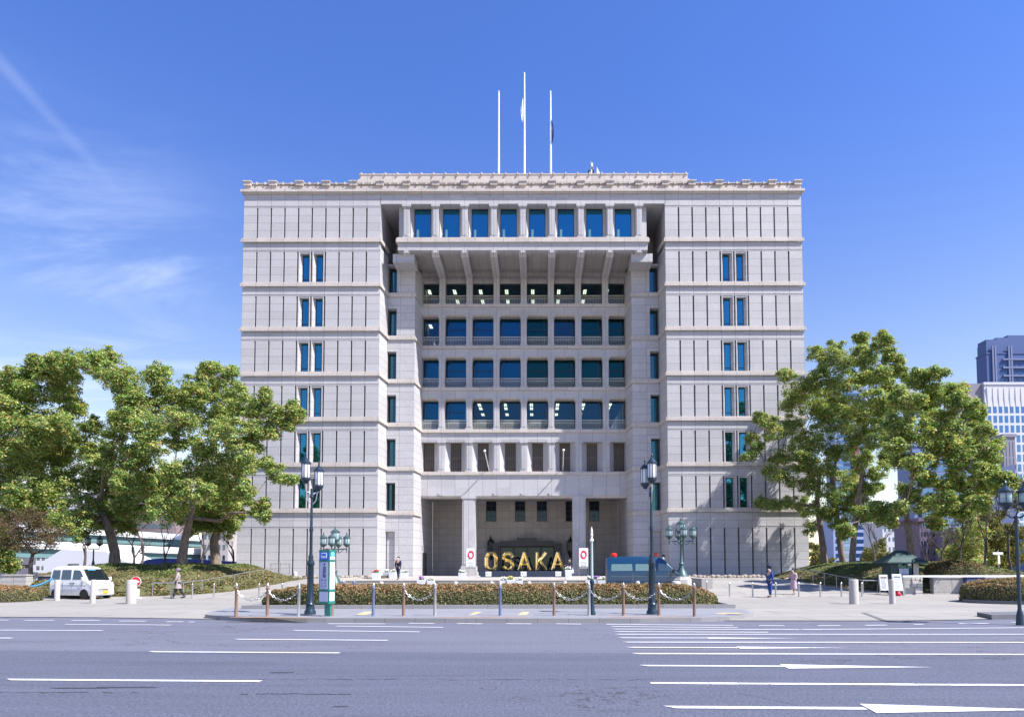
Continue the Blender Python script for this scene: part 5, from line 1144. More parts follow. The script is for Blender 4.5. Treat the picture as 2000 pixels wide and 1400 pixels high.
rt = empty('stone_pier', (gx(1765, 40.9), 40.9, 0), 'rough cut stone pier under the white barrier beside the booth', 'wall'); w_ = gx(1800, 40.9)-gx(1765, 40.9); q = random.Random(2)
b = MB(); b.box(0, w_, 0, .7, 0, 1.14); b.build('body', M['wallg'], rt)
b = MB()
for r in range(6):
    x = .45 if r > 2 else .6
    while x < w_-.05: l = q.uniform(.18, .4); b.box(x, min(w_, x+l)-.015, -.05-q.uniform(0, .06), .02, .19*r+.01, .19*r+.18); x += l
b.build('rough_face', M['rough'], rt, bev=.02)
wall(1822, 2050, 41.3, 0, 1.18, .4, M['wallg'], 'stone_wall', 'long pale stone wall below the white barrier at right')
b = MB(); b.box(0, gx(2040, 40.6)-gx(1762, 40.6), -.04, .04, 1.16, 1.28); rt = empty('barrier', (gx(1762, 40.6), 40.6, 0), 'long white horizontal barrier bar above the stone wall at right', 'barrier'); b.build('bar', M['white'], rt); b = MB(); b.box(.0, .12, -.06, .1, 0, 1.16); b.build('post', M['greyp'], rt); b = MB(); b.box(7.2, 7.32, -.06, .1, 0, 1.16); b.build('post', M['greyp'], rt)
b = MB(); b.box(-.55, .55, 0, .5, .2, 1.05); b.box(-.6, .6, -.05, .55, 1.05, 1.12); tag(b.build('utility_box', mat('cabinet_blue', (.04, .07, .2), .5), bev=.02), 'dark blue cabinet behind the white barrier above the right hedge', 'cabinet').location = (gx(1905, 40.95), 40.95, .1)
x = gx(1950, 58); rt = empty('street_sign', (x, 58, .8), 'small white direction sign on a thin post beyond the rounded shrub', 'sign'); b = MB(); b.tube([(0, 0, 0), (0, 0, 2.4)], .05, 6); b.build('pole', M['greyp'], rt); b = MB(); b.box(-.45, .4, -.05, -.02, 2.0, 2.2); b.box(-.05, .12, -.05, -.02, 1.2, 1.95); b.build('plate', M['swhite'], rt)
# flag poles and aerials on the roof
for px, top, lab in ((976, 178, 'left bare white flagpole on the roof'), (1026, 142, 'tallest white flagpole in the middle of the roof'), (1077, 178, 'right white flagpole on the roof')):
    Y = 72.5; p = PW(px, top, Y); rt = empty('flagpole', (p.x, Y, 42.8), lab, 'flagpole', 'white flagpoles on the roof'); b = MB(); b.lathe([(.13, -.3), (.11, 4), (.07, p.z-42.9)], n=10); b.lathe([(.01, p.z-42.95), (.10, p.z-42.88), (.01, p.z-42.75)], n=8); b.build('pole', M['white'], rt, smooth=True)
def furled(px, py0, py1, w_, mt, lab, dx):
    Y = 72.4; a, c = PW(px, py0, Y), PW(px, py1, Y); h = a.z-c.z; b = MB(); N = 14; vs = []; fs = []
    for i in range(N+1):
        t = i/N; ww = w_*math.sin(math.pi*min(1, t*.9+.05))**.7
        for j in range(7): u = j/6; vs.append((dx*ww*u+.12*dx, .07*math.sin(u*9+t*3), h*(1-t)-.25*u))
    for i in range(N):
        for j in range(6): fs.append((i*7+j, i*7+j+1, (i+1)*7+j+1, (i+1)*7+j))
    b.add(vs, fs); tag(b.build('flag', mt, smooth=True), lab, 'flag').location = (a.x, Y, c.z)
furled(1025.5, 190, 236, .24, M['bface'], 'limp white flag hanging at the tallest roof pole', -1); furled(1077, 232, 278, .2, M['ink'], 'limp dark blue flag hanging at the right roof pole', 1)
Y = 71; p = PW(1155, 338, Y); rt = empty('antenna_mast', (p.x, Y, 43.3), 'cluster of antennas on a short mast on the roof', 'antenna'); b = MB(); b.tube([(0, 0, 0), (0, 0, 1.9)], .04, 6); b.build('mast', M['greyp'], rt)
for k, (dx, z) in enumerate(((-.2, .1), (.12, .5), (.25, .15), (.15, .9))): b = MB(); b.box(dx-.09, dx+.09, -.12, .0, z, z+.75); b.build('panel_antenna', M['black'] if k % 2 == 0 else M['white'], rt)
b = MB(); b.add([(-.1, 0, 0), (.45, 0, 0), (-.1, 0, 1.25), (-.1, .5, 0), (.45, .5, 0), (-.1, .5, 1.25)], [(0, 1, 2), (5, 4, 3), (1, 4, 5, 2), (0, 2, 5, 3), (0, 3, 4, 1)]); tag(b.build('roof_vent', M['white'], fix=True), 'white wedge shaped vent right of the antennas on the roof', 'vent').location = (PW(1169, 338, Y).x, Y, 43.35)
for px, py, lab in ((947, 880, 'short slanting flagstaff on the left half of the facade'), (1101, 879, 'short slanting flagstaff on the right half of the facade')):
    a = PW(px, py, 67.8); rt = empty('flagstaff', tuple(a), lab, 'flagstaff', 'slanting flagstaffs above the porch'); e_ = Vector((gx(px, 67.8)*.01+(.35 if px < 1000 else 0), 2.6, -1.75)); b = MB(); b.tube([(0, 0, 0), e_], .045, 8); b.build('staff', M['white'], rt); b = MB(); b.ell((0, 0, 0), (.13, .13, .13), 10, 8); b.build('knob', M['white'], rt, smooth=True)
# ------------------------------------------------------------------ vehicles
def carpaint(n, c): return mat(n, c, .3, 0.0, var=.02, coat=.5)
M['wcar'] = carpaint('white_car_paint', (.80, .80, .82)); M['bcar'] = carpaint('blue_car_paint', (.003, .036, .09)); M['tyre'] = mat('tyre_rubber', (.02, .02, .02), .9); M['rim'] = mat('wheel_rim', (.45, .45, .47), .35, .8)
M['cglass'] = glassm('car_glass', (.01, .015, .02), False, .18, (.7, .85, 1.0)); M['trimb'] = mat('black_trim', (.02, .02, .022), .5); M['hl'] = mat('headlight_glass', (.62, .65, .68), .08, .3); M['ylw'] = mat('yellow_plate', (.75, .42, .03), .5); M['curt'] = mat('pale_curtain', (.12, .21, .23), .9, var=.4, vs=12); M['orl'] = mat('orange_light', (.65, .18, .04), .3)
def vehicle(x, y, rz, L, H, w, wt, prof, belt, label, paint, group=None, wins=(), hood=None, wb=(.62, 2.7), wr=.27, name='van', z=0.02):
    root = empty(name, (x, y, z), label, 'van', None, rz)
    zb = .22; vs = []; fs = []
    def sec(xx, zt):
        bl = min(belt, zt-.16); f = (zt-belt)/(H-belt) if zt > belt else 0; wtt = w+(wt-w)*max(.0, min(1, f))
        k = 1.0-(.10 if (xx < .04 or xx > L-.04) else 0)
        h = [(0, zb), (w*.9*k, zb), (w*k, zb+.14), (w*k*1.0, (zb+bl)/2), (w*k*.985, bl), (wtt*k, zt-.10), ((wtt-.05)*k, zt-.035), ((wtt-.16)*k, zt), (0, zt+.03)]
        return [(xx, yy, zz) for yy, zz in h]+[(xx, -yy, zz) for yy, zz in h[-2:0:-1]]
    n = 16
    for xx, zt in prof: vs += sec(xx, zt)
    m_ = len(prof)
    for i in range(m_-1):
        for k in range(n): fs.append((i*n+k, i*n+(k+1) % n, (i+1)*n+(k+1) % n, (i+1)*n+k))
    fs.append(tuple(range(n))); fs.append(tuple(range((m_-1)*n+n-1, (m_-1)*n-1, -1)))
    b = MB(); b.add(vs, fs); bo = b.build('body', paint, root, smooth=True, fix=True)
    def ys(xx, zz):
        zt = np.interp(xx, [p[0] for p in prof], [p[1] for p in prof]); bl = min(belt, zt-.16); f = max(0, min(1, (zt-belt)/(H-belt)))
        wtt = w+(wt-w)*f; t = max(0, (zz-bl)/(zt-.10-bl)); return w*.985+(wtt-w*.985)*t
    for poly, mt in wins:
        for s in (-1, 1):
            b = MB(); o1 = [(xx, s*(ys(xx, zz)+.010), zz) for xx, zz in poly]; o0 = [(xx, s*(ys(xx, zz)-.03), zz) for xx, zz in poly]; N = len(poly)
            b.add(o1+o0, [tuple(range(N)), tuple(range(2*N-1, N-1, -1))]+[(i, i+N, (i+1) % N+N, (i+1) % N) for i in range(N)]); b.build('side_window', mt, root, fix=True)
    # windscreen
    (x0, z0), (x1, z1) = hood
    b = MB(); b.add([(x0+.02, -w*.86, z0+.03), (x0+.02, w*.86, z0+.03), (x1+.02, wt*.90, z1-.05), (x1+.02, -wt*.90, z1-.05), (x0-.03, -w*.86, z0-.0), (x0-.03, w*.86, z0-.0), (x1-.03, wt*.90, z1-.08), (x1-.03, -wt*.90, z1-.08)], [(0, 1, 2, 3), (7, 6, 5, 4), (0, 4, 5, 1), (1, 5, 6, 2), (2, 6, 7, 3), (3, 7, 4, 0)])
    ws = b.build('windscreen', M['cglass'], root, fix=True); ws.location = (.03, 0, .05)
    for wx in wb:
        for s in (-1, 1):
            t_ = MB(); t_.lathe([(wr*.62, -.09), (wr*.95, -.09), (wr, -.05), (wr, .05), (wr*.95, .09), (wr*.62, .09)], n=24); we = t_.build('wheel', M['tyre'], root, smooth=True); we.rotation_euler = (R(90), 0, 0); we.location = (wx, s*(w-.075), wr)
            t_ = MB(); t_.lathe([(wr*.6, -.07), (wr*.6, .07), (wr*.2, .085), (.02, .09)], n=16); t_.build('rim', M['rim'], we).rotation_euler = (R(180) if s > 0 else 0, 0, 0)
            a_ = MB(); a_.slab([((wr+.07)*math.cos(t*math.pi/10), (wr+.07)*math.sin(t*math.pi/10)) for t in range(11)], -.012, .012); ar = a_.build('wheel_arch', M['trimb'], root, fix=True); ar.location = (wx, s*(w-.0), wr-.02)
            l_ = MB(); 
    for s in (-1, 1):
        l_ = MB(); zt = belt-.26; l_.box(L-.10, L+.012, s*w*.52 if s > 0 else -w*.88, w*.88 if s > 0 else s*w*.52, zt, zt+.20); l_.build('headlight', M['hl'], root, bev=.02)
        l_ = MB(); l_.box(hood[0][0]-.28, hood[0][0]-.14, s*w+(.0 if s > 0 else -.16), s*w+(.16 if s > 0 else 0), belt+.02, belt+.22); l_.build('mirror', M['trimb'] if paint is M['bcar'] else paint, root, bev=.02)
        l_ = MB(); l_.box(-.012, .06, s*w*.72-.09, s*w*.72+.09, .78, 1.02); l_.build('tail_light', M['orl'], root, bev=.01)
        for hx in (L*.5, L*.57): l_ = MB(); l_.box(hx, hx+.12, s*w-.01*(s < 0)-.0, s*w+.02*s+.0, belt-.14, belt-.10) if s > 0 else l_.box(hx, hx+.12, -w-.02, -w+.01, belt-.14, belt-.10); l_.build('door_handle', M['trimb'], root)
    l_ = MB(); l_.box(L-.05, L+.045, -w*.93, w*.93, .26, .50); l_.build('bumper', paint, root, bev=.03)
    l_ = MB(); l_.box(L-.02, L+.052, -.32, .32, .53, .58); l_.box(L-.02, L+.05, -.30, .30, .40, .46); l_.box(L-.02, L+.048, -.26, .26, .30, .33); l_.build('grille', M['trimb'], root)
    l_ = MB()
    for dx in (L*.335, L*.555, L*.78):                             # door gaps
        for s in (-1, 1): l_.box(dx-.006, dx+.006, s*(w+.003)-.004, s*(w+.003)+.004, .34, belt)
    for s in (-1, 1): l_.box(.25, L-.35, s*(w+.002)-.004, s*(w+.002)+.004, belt-.24, belt-.228)
    l_.build('door_seam', M['greyp'], root)
    return root
r30 = R(-30); p = G(112, 1166, .02)
kp = [(0, .95), (.0, 1.66), (.06, 1.78), (.35, 1.86), (1.2, 1.89), (2.0, 1.87), (2.3, 1.80), (2.42, 1.72), (2.95, 1.04), (3.12, .98), (3.22, .86), (3.27, .5)]
kp = [(0, 1.62), (.05, 1.76), (.35, 1.86), (1.2, 1.89), (2.0, 1.87), (2.3, 1.80), (2.42, 1.72), (2.95, 1.06), (3.12, 1.0), (3.22, .90), (3.27, .66)]
kei = vehicle(gx(122, 40.1), 40.1, R(-19), 3.27, 1.89, .735, .62, kp, 1.04, 'small white microvan turning out of the left driveway behind the bollards', M['wcar'],
    wins=(([(.14, 1.12), (.80, 1.12), (.78, 1.66), (.20, 1.66)], M['cglass']), ([(.92, 1.12), (1.68, 1.12), (1.64, 1.67), (.92, 1.67)], M['cglass']), ([(1.82, 1.12), (2.72, 1.12), (2.38, 1.58), (2.26, 1.65), (1.82, 1.66)], M['cglass'])), hood=((2.97, 1.02), (2.42, 1.72)), wb=(.52, 2.75), wr=.27)
b = MB(); b.box(3.30, 3.33, -.02, .30, .33, .49); b.build('number_plate', M['ylw'], kei)
b = MB(); b.box(2.46, 2.5, -.35, .1, 1.6, 1.66); o = b.build('windscreen_sticker', M['cyan'], kei); o.location = (.03, 0, .02)
pp = [(0, 2.0), (.06, 2.12), (.4, 2.2), (2.0, 2.24), (3.1, 2.22), (3.4, 2.14), (3.6, 2.02), (4.35, 1.30), (4.62, 1.12), (4.84, .98), (4.92, .7)]
pol = vehicle(gx(1183, 43.4), 43.4, R(-3), 4.92, 2.24, .86, .74, pp, 1.22, 'dark blue police van with pale curtains and red beacons parked before the stairs', M['bcar'],
    wins=(([(.30, 1.34), (1.62, 1.34), (1.60, 1.76), (.32, 1.76)], M['curt']), ([(1.80, 1.34), (3.05, 1.34), (3.02, 1.76), (1.80, 1.76)], M['curt']), ([(3.2, 1.32), (4.12, 1.32), (3.62, 1.76), (3.22, 1.80)], M['cglass'])), hood=((4.37, 1.27), (3.6, 2.02)), wb=(.85, 3.9), wr=.34, name='police_van', z=.22)
for bx in (.5, 3.1): b = MB(); b.lathe([(.19, 0), (.2, .05), (.19, .16), (.12, .22)], n=16); o = b.build('beacon', mat('beacon_red', (.75, .02, .01), .25), pol, smooth=True); o.location = (bx, -.2, 2.24)
# long blue cover and far white low things left of the hall
b = MB(); W_ = gx(470, 92)-gx(262, 92); b.slab([(0, 0), (W_, 0), (W_, 2.5), (W_*.6, 2.9), (W_*.25, 3.1), (W_*.12, 2.9), (W_*.03, 2.3), (0, 1.6)], 0, 3); tag(b.build('tarpaulin', mat('blue_tarp', (.01, .035, .22), .5, var=.2, bump=.5, bs=3), fix=True), 'long royal blue tarpaulin cover beyond the left mound', 'tarpaulin').location = (gx(262, 92), 92, 0)
# ------------------------------------------------------------------ people
M['skin'] = mat('skin', (.50, .30, .21), .6); M['navy'] = mat('navy_cloth', (.008, .012, .045), .85); M['unif'] = mat('police_blue_cloth', (.012, .05, .24), .8); M['beige'] = mat('greige_coat', (.30, .26, .25), .9); M['pinkc'] = mat('pale_mauve_coat', (.42, .32, .38), .9); M['hair'] = mat('black_hair', (.012, .010, .010), .5); M['jean'] = mat('dark_trousers', (.02, .022, .045), .85); M['mask'] = mat('white_mask', (.75, .75, .75), .8); M['greyh'] = mat('grey_mauve_hat', (.20, .14, .20), .9)
def skin_mesh(name, verts, edges, radii, mt, parent, root_i=0, sub=1):
    me = bpy.data.meshes.new(name); me.from_pydata(verts, edges, []); o = bpy.data.objects.new(name, me); C.objects.link(o)
    md = o.modifiers.new('s', 'SKIN'); md.use_smooth_shade = True; sd = o.modifiers.new('u', 'SUBSURF'); sd.levels = sub; sd.render_levels = sub
    for i, r in enumerate(radii): me.skin_vertices[0].data[i].radius = (r, r) if not isinstance(r, tuple) else r
    for i in range(len(verts)): me.skin_vertices[0].data[i].use_root = (i == root_i)
    bpy.context.view_layer.update(); m2 = bpy.data.meshes.new_from_object(o.evaluated_get(bpy.context.evaluated_depsgraph_get())); bpy.data.objects.remove(o)
    return link(name, m2, mt, parent, smooth=True)
def person(x, y, z, rz, label, h=1.68, step=0.0, arms=((.06, -.02, .0), (.06, -.02, .0)), top='navy', legs='navy', coat=None, hair='short', mask=True, shoe='trimb', hat=None, lean=0.0, skirt=0):
    """faces local -y; arms = per side (out, forward at the elbow, forward at the hand)"""
    root = empty('person', (x, y, z), label, 'person', None, rz); s = h/1.68; V = []; E = []; Rr = []
    def v(p, r, par=None):
        V.append((p[0]*s, p[1]*s+lean*p[2]*s, p[2]*s)); Rr.append(tuple(q*s for q in r) if isinstance(r, tuple) else r*s)
        if par is not None: E.append((par, len(V)-1))
        return len(V)-1
    pe = v((0, 0, .90), (.135, .10)); sp = v((0, 0, 1.08), (.125, .09), pe); ch = v((0, -.01, 1.28), (.15, .10), sp); nk = v((0, 0, 1.42), (.055, .055), ch); hb = v((0, -.01, 1.48), (.058, .06), nk)
    hd = v((0, -.01, 1.57), (.078, .09), hb); tp = v((0, 0, 1.645), (.055, .065), hd); ns = v((0, -.115, 1.555), (.012, .012), hd)
    J = {}
    for sd, (o_, fe, fh) in zip((-1, 1), arms):
        sh = v((sd*.175, 0, 1.355), .052, ch); el = v((sd*(.21+o_), -fe, 1.09), .037, sh); wr = v((sd*(.20+o_*.6), -fe-fh*.7, 1.09-.235*(1-min(1, abs(fh)*1.6))), .024, el)
        d = Vector(V[wr])-Vector(V[el]); d.normalize(); pw_ = Vector(V[wr])/s; pm = v(tuple(pw_+d*.055-Vector((0, lean*(pw_.z), 0))), (.030, .018), wr)
        J[sd] = (sh, el, wr, pm); pv = Vector(V[pm])/s-Vector((0, lean*V[pm][2]/s, 0))
        side = Vector((0, 1, 0)) if abs(d.z) > .7 else Vector((1, 0, 0))
        for k, (off, ln) in enumerate(((-.026, .058), (-.009, .068), (.009, .064), (.026, .05))):
            a = v(tuple(pv+side*off+d*.035), .0085, pm); b_ = v(tuple(pv+side*off*1.1+d*(.035+ln*.55)+Vector((-sd*.006, 0, 0))), .008, a); v(tuple(pv+side*off*1.1+d*(.035+ln)+Vector((-sd*.016, 0, -.004))), .007, b_)
        a = v(tuple(pv-side*.035-d*.012+Vector((0, -.01, 0))), .010, pm); v(tuple(pv-side*.055+d*.03), .009, a)
    LG = []
    for sd in (-1, 1):
        st = step*sd; hp = v((sd*.085, 0, .86), .088, pe); kn = v((sd*.09, -st*.45-.02*abs(step), .48), .058, hp); an = v((sd*.09, -st+.0+(.10 if st < 0 else 0)*min(1, abs(step)*3), .09 if st >= 0 else .14), .036, kn); to = v((sd*.095, -st-.13, .04), .034, an); LG.append((hp, kn, an, to))
    skin_mesh('body', V, E, Rr, M['skin'], root)
    sub = lambda idx, add: ([V[i] for i in idx], [((Rr[i][0] if isinstance(Rr[i], tuple) else Rr[i])+add*s, (Rr[i][1] if isinstance(Rr[i], tuple) else Rr[i])+add*s) for i in idx])
    idx = [pe, sp, ch, J[-1][0], J[-1][1], J[-1][2], J[1][0], J[1][1], J[1][2]]; vv, rr = sub(idx, .022); rr[2] = (rr[2][0]*1.02, rr[2][1]); vv.append((0, lean*1.38*s, 1.37*s)); rr.append((.085*s, .07*s))
    skin_mesh('jacket', vv, [(0, 1), (1, 2), (2, 3), (3, 4), (4, 5), (2, 6), (6, 7), (7, 8), (2, 9)], rr, M[top], root)
    if legs:
        idx = [pe]+[i for l in LG for i in l[:3]]; vv, rr = sub(idx, .02); skin_mesh('trousers', vv, [(0, 1), (1, 2), (2, 3), (0, 4), (4, 5), (5, 6)], rr, M[legs], root)
    b = MB()
    for l in LG:
        a, c = Vector(V[l[2]]), Vector(V[l[3]]); b.tube([a+Vector((0, .05, -.03)), a+Vector((0, 0, -.03)), c+Vector((0, .02, .0)), c+Vector((0, -.03, -.005))], [.03, .045, .045, .028], 8)
    b.build('shoes', M[shoe], root, smooth=True)
    if coat:
        b = MB(); b.lathe([(.17, 1.02), (.185, .86), (.21, .62), (.23, coat)], n=18); q = b.build('coat_skirt', M[top], root, smooth=True); q.scale = (s, s*.82, s); q.location = (0, lean*.9, 0)
    b = MB(); hz_ = 1.60
    if hair == 'short': b.ell((0, .018, 1.612), (.092, .105, .080), 14, 10)
    if hair == 'long': b.ell((0, .018, 1.60), (.097, .108, .092), 14, 10); b.tube([(0, .05, 1.6), (0, .09, 1.45), (0, .10, 1.28)], [.09, .085, .045], 12)
    o = b.build('hair', M['hair'], root, smooth=True); o.scale = (s, s, s); o.location = (0, lean*1.6*s, 0)
    b = MB(); b.ell((-.032, -.093, 1.585), (.011, .008, .007), 8, 6); b.ell((.032, -.093, 1.585), (.011, .008, .007), 8, 6); o = b.build('eyes', M['hair'], root); o.scale = (s, s, s); o.location = (0, lean*1.6*s, 0)
    if mask: b = MB(); b.ell((0, -.065, 1.525), (.062, .052, .045), 12, 8); o = b.build('face_mask', M['mask'], root, smooth=True); o.scale = (s, s, s); o.location = (0, lean*1.55*s, 0)
    if hat:
        b = MB()
        if hat == 'cap': b.lathe([(.10, 1.62), (.103, 1.66), (.135, 1.70), (.12, 1.735), (.05, 1.75)], n=18); b.prism([(-.08, -.09), (-.06, -.16), (.06, -.16), (.08, -.09)], 1.615, 1.63); mt = M['navy']
        else: b.ell((0, .0, 1.64), (.11, .12, .085), 14, 8); b.lathe([(.13, 1.60), (.135, 1.62), (.11, 1.64)], n=16); mt = M['greyh']
        o = b.build('hat', mt, root, smooth=True); o.scale = (s, s, s); o.location = (0, lean*1.65*s, 0)
    return root
gy = lambda px, Y: hz(gx(px, Y), Y)+.02
person(gx(350, 39.4), 39.4, .03, R(-78), 'person in a long greige coat and hat walking left on the left driveway', 1.70, step=.24, top='beige', legs='jean', coat=.58, hat='bucket', arms=((.05, .08, .45), (.04, .04, .25)), lean=-.02)
person(gx(778, 50.6), 50.6, .9, R(-20), 'person in a dark suit walking down from the left wing by the planters', 1.70, step=.18, top='navy', legs='navy', arms=((.05, -.03, 0), (.05, .06, .15)))
person(gx(1113, 60.3), 60.3, .9, R(-75), 'person in dark clothes with a bag standing right of the last golden letter', 1.66, step=.06, top='navy', legs='navy', arms=((.04, .0, .0), (.05, .08, .55)), hair='short')
person(gx(1296, 48.8), 48.8, .92, R(-60), 'police officer in blue standing behind the windscreen of the van', 1.70, top='unif', legs='unif', hat='cap')
person(gx(1503, 39.2), 39.2, .06, R(-70), 'police officer in blue uniform and cap standing on the right driveway', 1.74, step=.05, top='unif', legs='unif', hat='cap', arms=((.05, -.02, .0), (.05, .0, .1)))
person(gx(1549, 41.0), 41.0, .08, R(-60), 'woman with long black hair in a pale mauve coat on the right ramp', 1.62, step=.12, top='pinkc', legs=None, coat=.42, hair='long', arms=((.05, .05, .5), (.05, .0, .2)))
b = MB(); b.box(-.07, .07, -.16, .16, 0, .34); b.tube([(0, -.08, .34), (0, -.06, .48), (0, .06, .48), (0, .08, .34)], .012, 5); tag(b.build('hand_bag', M['bface'], bev=.015), 'pale bag hanging at the side of the person by the letters', 'bag').location = (gx(1118.5, 60.2), 60.2, 1.25)
# ------------------------------------------------------------------ far buildings
def bld(label, px0, px1, ytop, Y, depth, wallm, glassm_, rows, cols, margin=(.06, .05), ww=.6, wh=.55, zlow=0.0, extra=None, name='office_building', band=False, group='far buildings', rz=0):
    depth = min(depth, 10); x0, x1 = gx(px0, Y+(depth if px0 > 1050 else 0)), gx(px1, Y+(depth if px0 < 1050 else 0)); H_ = PW(px0, ytop, Y).z; root = empty(name, (x0, Y, 0), label, 'building', group, rz); W = x1-x0
    b = MB(); b.box(0, W, 0, depth, -1, H_); b.build('wall', wallm, root)
    b = MB(); b.box(-.3, W+.3, -.3, depth+.3, H_-.9, H_); b.build('roof', wallm if not extra else extra, root)
    uw = W*(1-2*margin[0]); fh = (H_-zlow)*(1-margin[1])/rows; cw = uw/cols; first = None; cnt = 0; st = MB()
    for r in range(rows):
        z = H_-(H_*margin[1])-(r+1)*fh+fh*(1-wh)/2
        if z < -.5: continue
        if band:
            if first is None: q = MB(); q.box(0, uw, -.05, .1, 0, fh*wh); first = q.build('window_band', glassm_, root); c = first
            else: c = first.copy(); C.objects.link(c)
            c.location = (W*margin[0], 0, z); continue
        for k in range(cols):
            x = W*margin[0]+cw*(k+(1-ww)/2); cnt += 1
            if cnt > 100: st.box(x, x+cw*ww, -.05, .1, z, z+fh*wh); continue
            if first is None: q = MB(); q.box(0, cw*ww, -.05, .1, 0, fh*wh); first = q.build('window', glassm_, root); c = first
            else: c = first.copy(); C.objects.link(c)
            c.location = (x, 0, z)
    if st.v: o = st.build('windows', glassm_, root); o['kind'] = 'stuff'
    return root, W, H_
F = lambda n, c, **k: mat(n, c, .7, var=.06, **k)
M['fw'] = F('far_white', (.55, .57, .64)); M['fn'] = F('far_navy', (.05, .095, .26)); M['fb'] = F('far_brown', (.20, .15, .15)); M['fg'] = F('far_mauve_grey', (.22, .21, .26)); M['fbe'] = F('far_beige', (.42, .38, .36)); M['fbl'] = F('far_blue', (.10, .20, .42)); M['fgl'] = glassm('far_glass', (.01, .04, .10), False, .35, (.35, .6, 1.0)); M['fgd'] = glassm('far_dark_glass', (.015, .03, .06), False, .2, (.4, .6, .9)); M['fpale'] = F('far_pale_wall', (.62, .62, .66))
r, W, H_ = bld('navy residential tower with stepped top at the right edge', 1921, 2110, 690, 420, 40, M['fn'], M['fgd'], 30, 12, ww=.7, wh=.45)
b = MB()
for i, (a, c, y_) in enumerate(((1927, 1940, 672), (1938, 1962, 664), (1960, 1985, 660), (1983, 2110, 655))): x0, x1 = gx(a, 422)-r.location.x, gx(c, 422)-r.location.x; b.box(max(x0, .2+.35*i), x1, .3+i*.3, 9, H_+.02, PW(a, y_, 420).z)
b.build('crown', M['fn'], r)
b = MB()
for px in (1953, 1958, 1985, 1990): x0 = gx(px, 420)-r.location.x; b.box(x0-.5, x0+.5, -.9, 0, 0, H_+4)
for k in range(24): b.box(gx(1972, 420)-r.location.x, gx(2110, 420)-r.location.x, -1.0, 0, H_-5-5.2*k, H_-4-5.2*k)
b.build('balcony', F('far_navy_trim', (.14, .18, .33)), r)
r, W, H_ = bld('white gridded office block below the navy tower at the right edge', 1902, 2085, 748, 260, 45, M['fw'], M['fgl'], 17, 13, margin=(.02, .12), ww=.62, wh=.72)
b = MB()
for k in range(13): x = W*.02+W*.96/13*(k+.1); b.add([(x, -.4, H_-2), (x+1.9, -.4, H_-2), (x+1.6, -.1, H_-9.5), (x+.4, -.1, H_-9.5), (x, .2, H_-2), (x+1.9, .2, H_-2), (x+1.6, .2, H_-9.5), (x+.4, .2, H_-9.5)], [(0, 3, 2, 1), (0, 4, 7, 3), (1, 2, 6, 5), (3, 7, 6, 2)])
b.build('fins', M['fpale'], r, fix=True)
b = MB(); x0 = gx(1882, 262)-r.location.x; b.box(x0, 0, 1, 9, 0, H_-.2); b.build('side_wing', M['fg'], r)
bld('mauve grey blank block in front of the white gridded office', 1925, 1992, 849, 200, 30, M['fg'], M['fgd'], 8, 3, ww=.12, wh=.9)
bld('small blue white block with a pale roof beside the camphor at right', 1935, 1990, 908, 150, 20, F('far_blue_white', (.36, .42, .62)), M['fgd'], 9, 3, ww=.4, wh=.4, extra=M['fpale'])
bld('pale blue block at the extreme right edge behind bare trees', 1965, 2080, 1025, 120, 20, M['fbl'], M['fgd'], 5, 6, band=True)
bld('blue striped glass tower seen between the right hand trunks', 1618, 1700, 748, 300, 40, F('far_steel_blue', (.20, .27, .42)), M['fgl'], 34, 1, band=True, wh=.5, ww=.9)
b = MB(); b.box(gx(1672, 299), gx(1682, 299), 298, 299.5, 20, 58); tag(b.build('sign_panel', mat('faded_red_panel', (.30, .08, .09), .6)), 'narrow red vertical panel on the blue striped tower', 'sign')
bld('blue glass office block behind the rightmost camphor', 1758, 1905, 868, 230, 40, F('far_slate_blue', (.15, .2, .36)), M['fgl'], 16, 10, ww=.8, wh=.7)
bld('pale white block low between the right trunks and the booth', 1688, 1752, 1020, 170, 20, M['fpale'], M['fgd'], 5, 3, ww=.4, wh=.4)
bld('blue banded low block behind the right hand trunks', 1600, 1700, 990, 190, 20, F('far_pale_blue', (.30, .36, .55)), M['fgl'], 9, 4, band=True)
bld('dark purple brick block behind the booth roof', 1748, 1830, 1012, 140, 20, F('far_purple_brick', (.14, .11, .17)), M['fgd'], 6, 5, ww=.5, wh=.5)
bld('mauve brick block with blue bays right of the booth', 1828, 1900, 1030, 130, 20, F('far_mauve_brick', (.20, .16, .22)), M['fgd'], 5, 4, ww=.5, wh=.5)
bld('brown office block seen through the left camphor crowns', 248, 372, 924, 210, 30, M['fb'], M['fgd'], 11, 12, ww=.7, wh=.55)
bld('beige block touching the left corner of the hall', 392, 475, 900, 190, 30, M['fbe'], M['fgd'], 10, 5, ww=.5, wh=.5)
bld('pale block far left behind the first camphor', -60, 62, 850, 230, 30, M['fw'], M['fgl'], 16, 8, ww=.7, wh=.5)
bld('white block low behind the reddish small tree', 60, 250, 960, 260, 30, M['fpale'], M['fgd'], 8, 14, ww=.6, wh=.4)
b = MB(); Yw = 96; x0 = gx(85, Yw); b.slab([(0, 0), (gx(300, Yw)-x0, 0), (gx(300, Yw)-x0, 1.9), (gx(268, Yw)-x0, 1.9), (gx(205, Yw)-x0, 4.1), (gx(120, Yw)-x0, 4.4), (0, 2.8)], 0, 8); rt = empty('low_building', (x0, Yw, 0), 'low white building with a sloping roof under the elevated road', 'building'); b.build('wall', M['fpale'], rt, fix=True)
b = MB(); b.box(3.5, 5, -.1, .1, 1.2, 2.4); b.box(9, 10, -.1, .1, 1, 2.0); b.build('window', M['fgd'], rt)
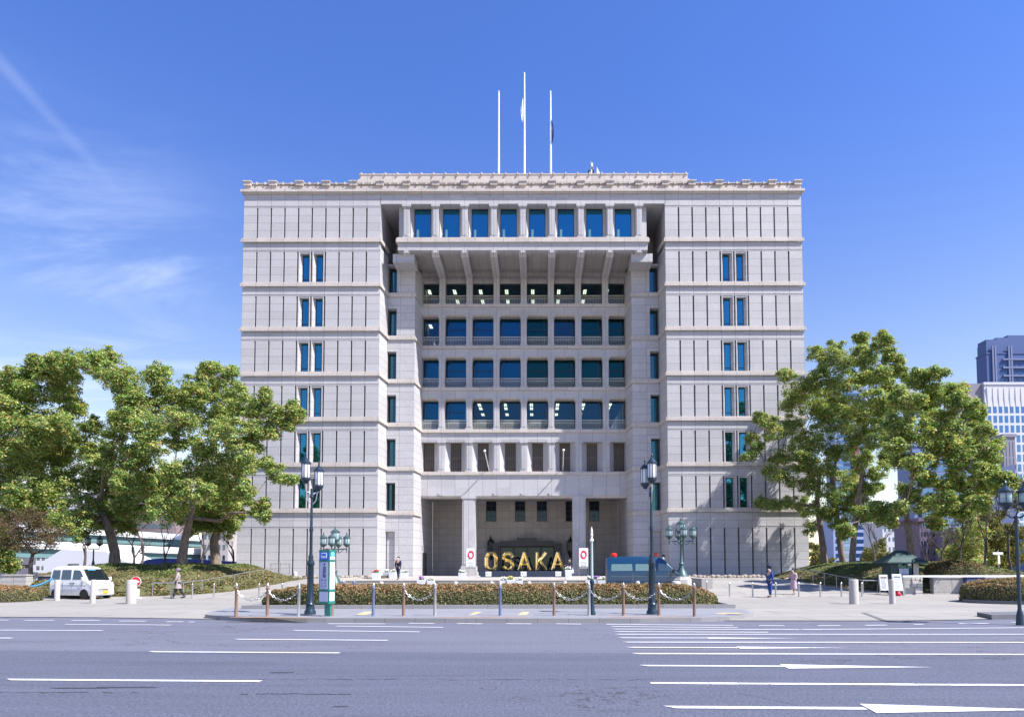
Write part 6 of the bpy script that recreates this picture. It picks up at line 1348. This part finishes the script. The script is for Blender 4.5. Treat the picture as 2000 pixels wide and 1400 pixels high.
bld('dark low building at the left edge behind the stone wall', -60, 62, 1085, 80, 8, F('far_dark_wall', (.10, .10, .14)), M['fgd'], 1, 6, ww=.6, wh=.4, name='low_building')
# elevated motorway: two decks on piers
M['fgreen'] = mat('girder_green', (.12, .22, .22), .6, var=.1); M['deckw'] = mat('white_parapet', (.70, .71, .74), .6, var=.08)
for lab, (pA, yA, YA), (pB, yB, YB), th in (('upper deck of the elevated motorway behind the left mound', (-80, 1012, 150), (560, 1056, 250), 1.1), ('lower deck of the elevated motorway behind the left mound', (-80, 1046, 130), (560, 1078, 235), 1.0)):
    A, B_ = PW(pA, yA, YA), PW(pB, yB, YB); rt = empty('elevated_road', (A.x, A.y, 0), lab, 'bridge', 'decks of the elevated motorway'); d = Vector((B_.x-A.x, B_.y-A.y, 0)); n = Vector((-d.y, d.x, 0)).normalized()*9
    def seg(h0, h1, off, wd, mt, nm):
        q = MB(); o = n.normalized()*off; w = n.normalized()*wd; a0, a1 = Vector((0, 0, A.z)), Vector((d.x, d.y, B_.z))
        q.add([a0+o+Vector((0, 0, h0)), a1+o+Vector((0, 0, h0)), a1+o+w+Vector((0, 0, h0)), a0+o+w+Vector((0, 0, h0)), a0+o+Vector((0, 0, h1)), a1+o+Vector((0, 0, h1)), a1+o+w+Vector((0, 0, h1)), a0+o+w+Vector((0, 0, h1))], [(3, 2, 1, 0), (4, 5, 6, 7), (0, 1, 5, 4), (1, 2, 6, 5), (2, 3, 7, 6), (3, 0, 4, 7)]); q.build(nm, mt, rt)
    seg(-1.3, 0, 0, .4, M['deckw'], 'parapet'); seg(-1.3, 0, 8.6, .4, M['deckw'], 'parapet'); seg(-1.7, -1.3, .1, 8.8, M['deckw'], 'deck'); seg(-3.6, -1.7, .9, 7.0, M['fgreen'], 'girder')
    for t in (.08, .3, .52, .75, .95): q = MB(); c = Vector((d.x*t, d.y*t, 0))+n.normalized()*4; q.box(c.x-.9, c.x+.9, c.y-.9, c.y+.9, -1, A.z+(B_.z-A.z)*t-3.6); q.build('pier', M['fbe'], rt)
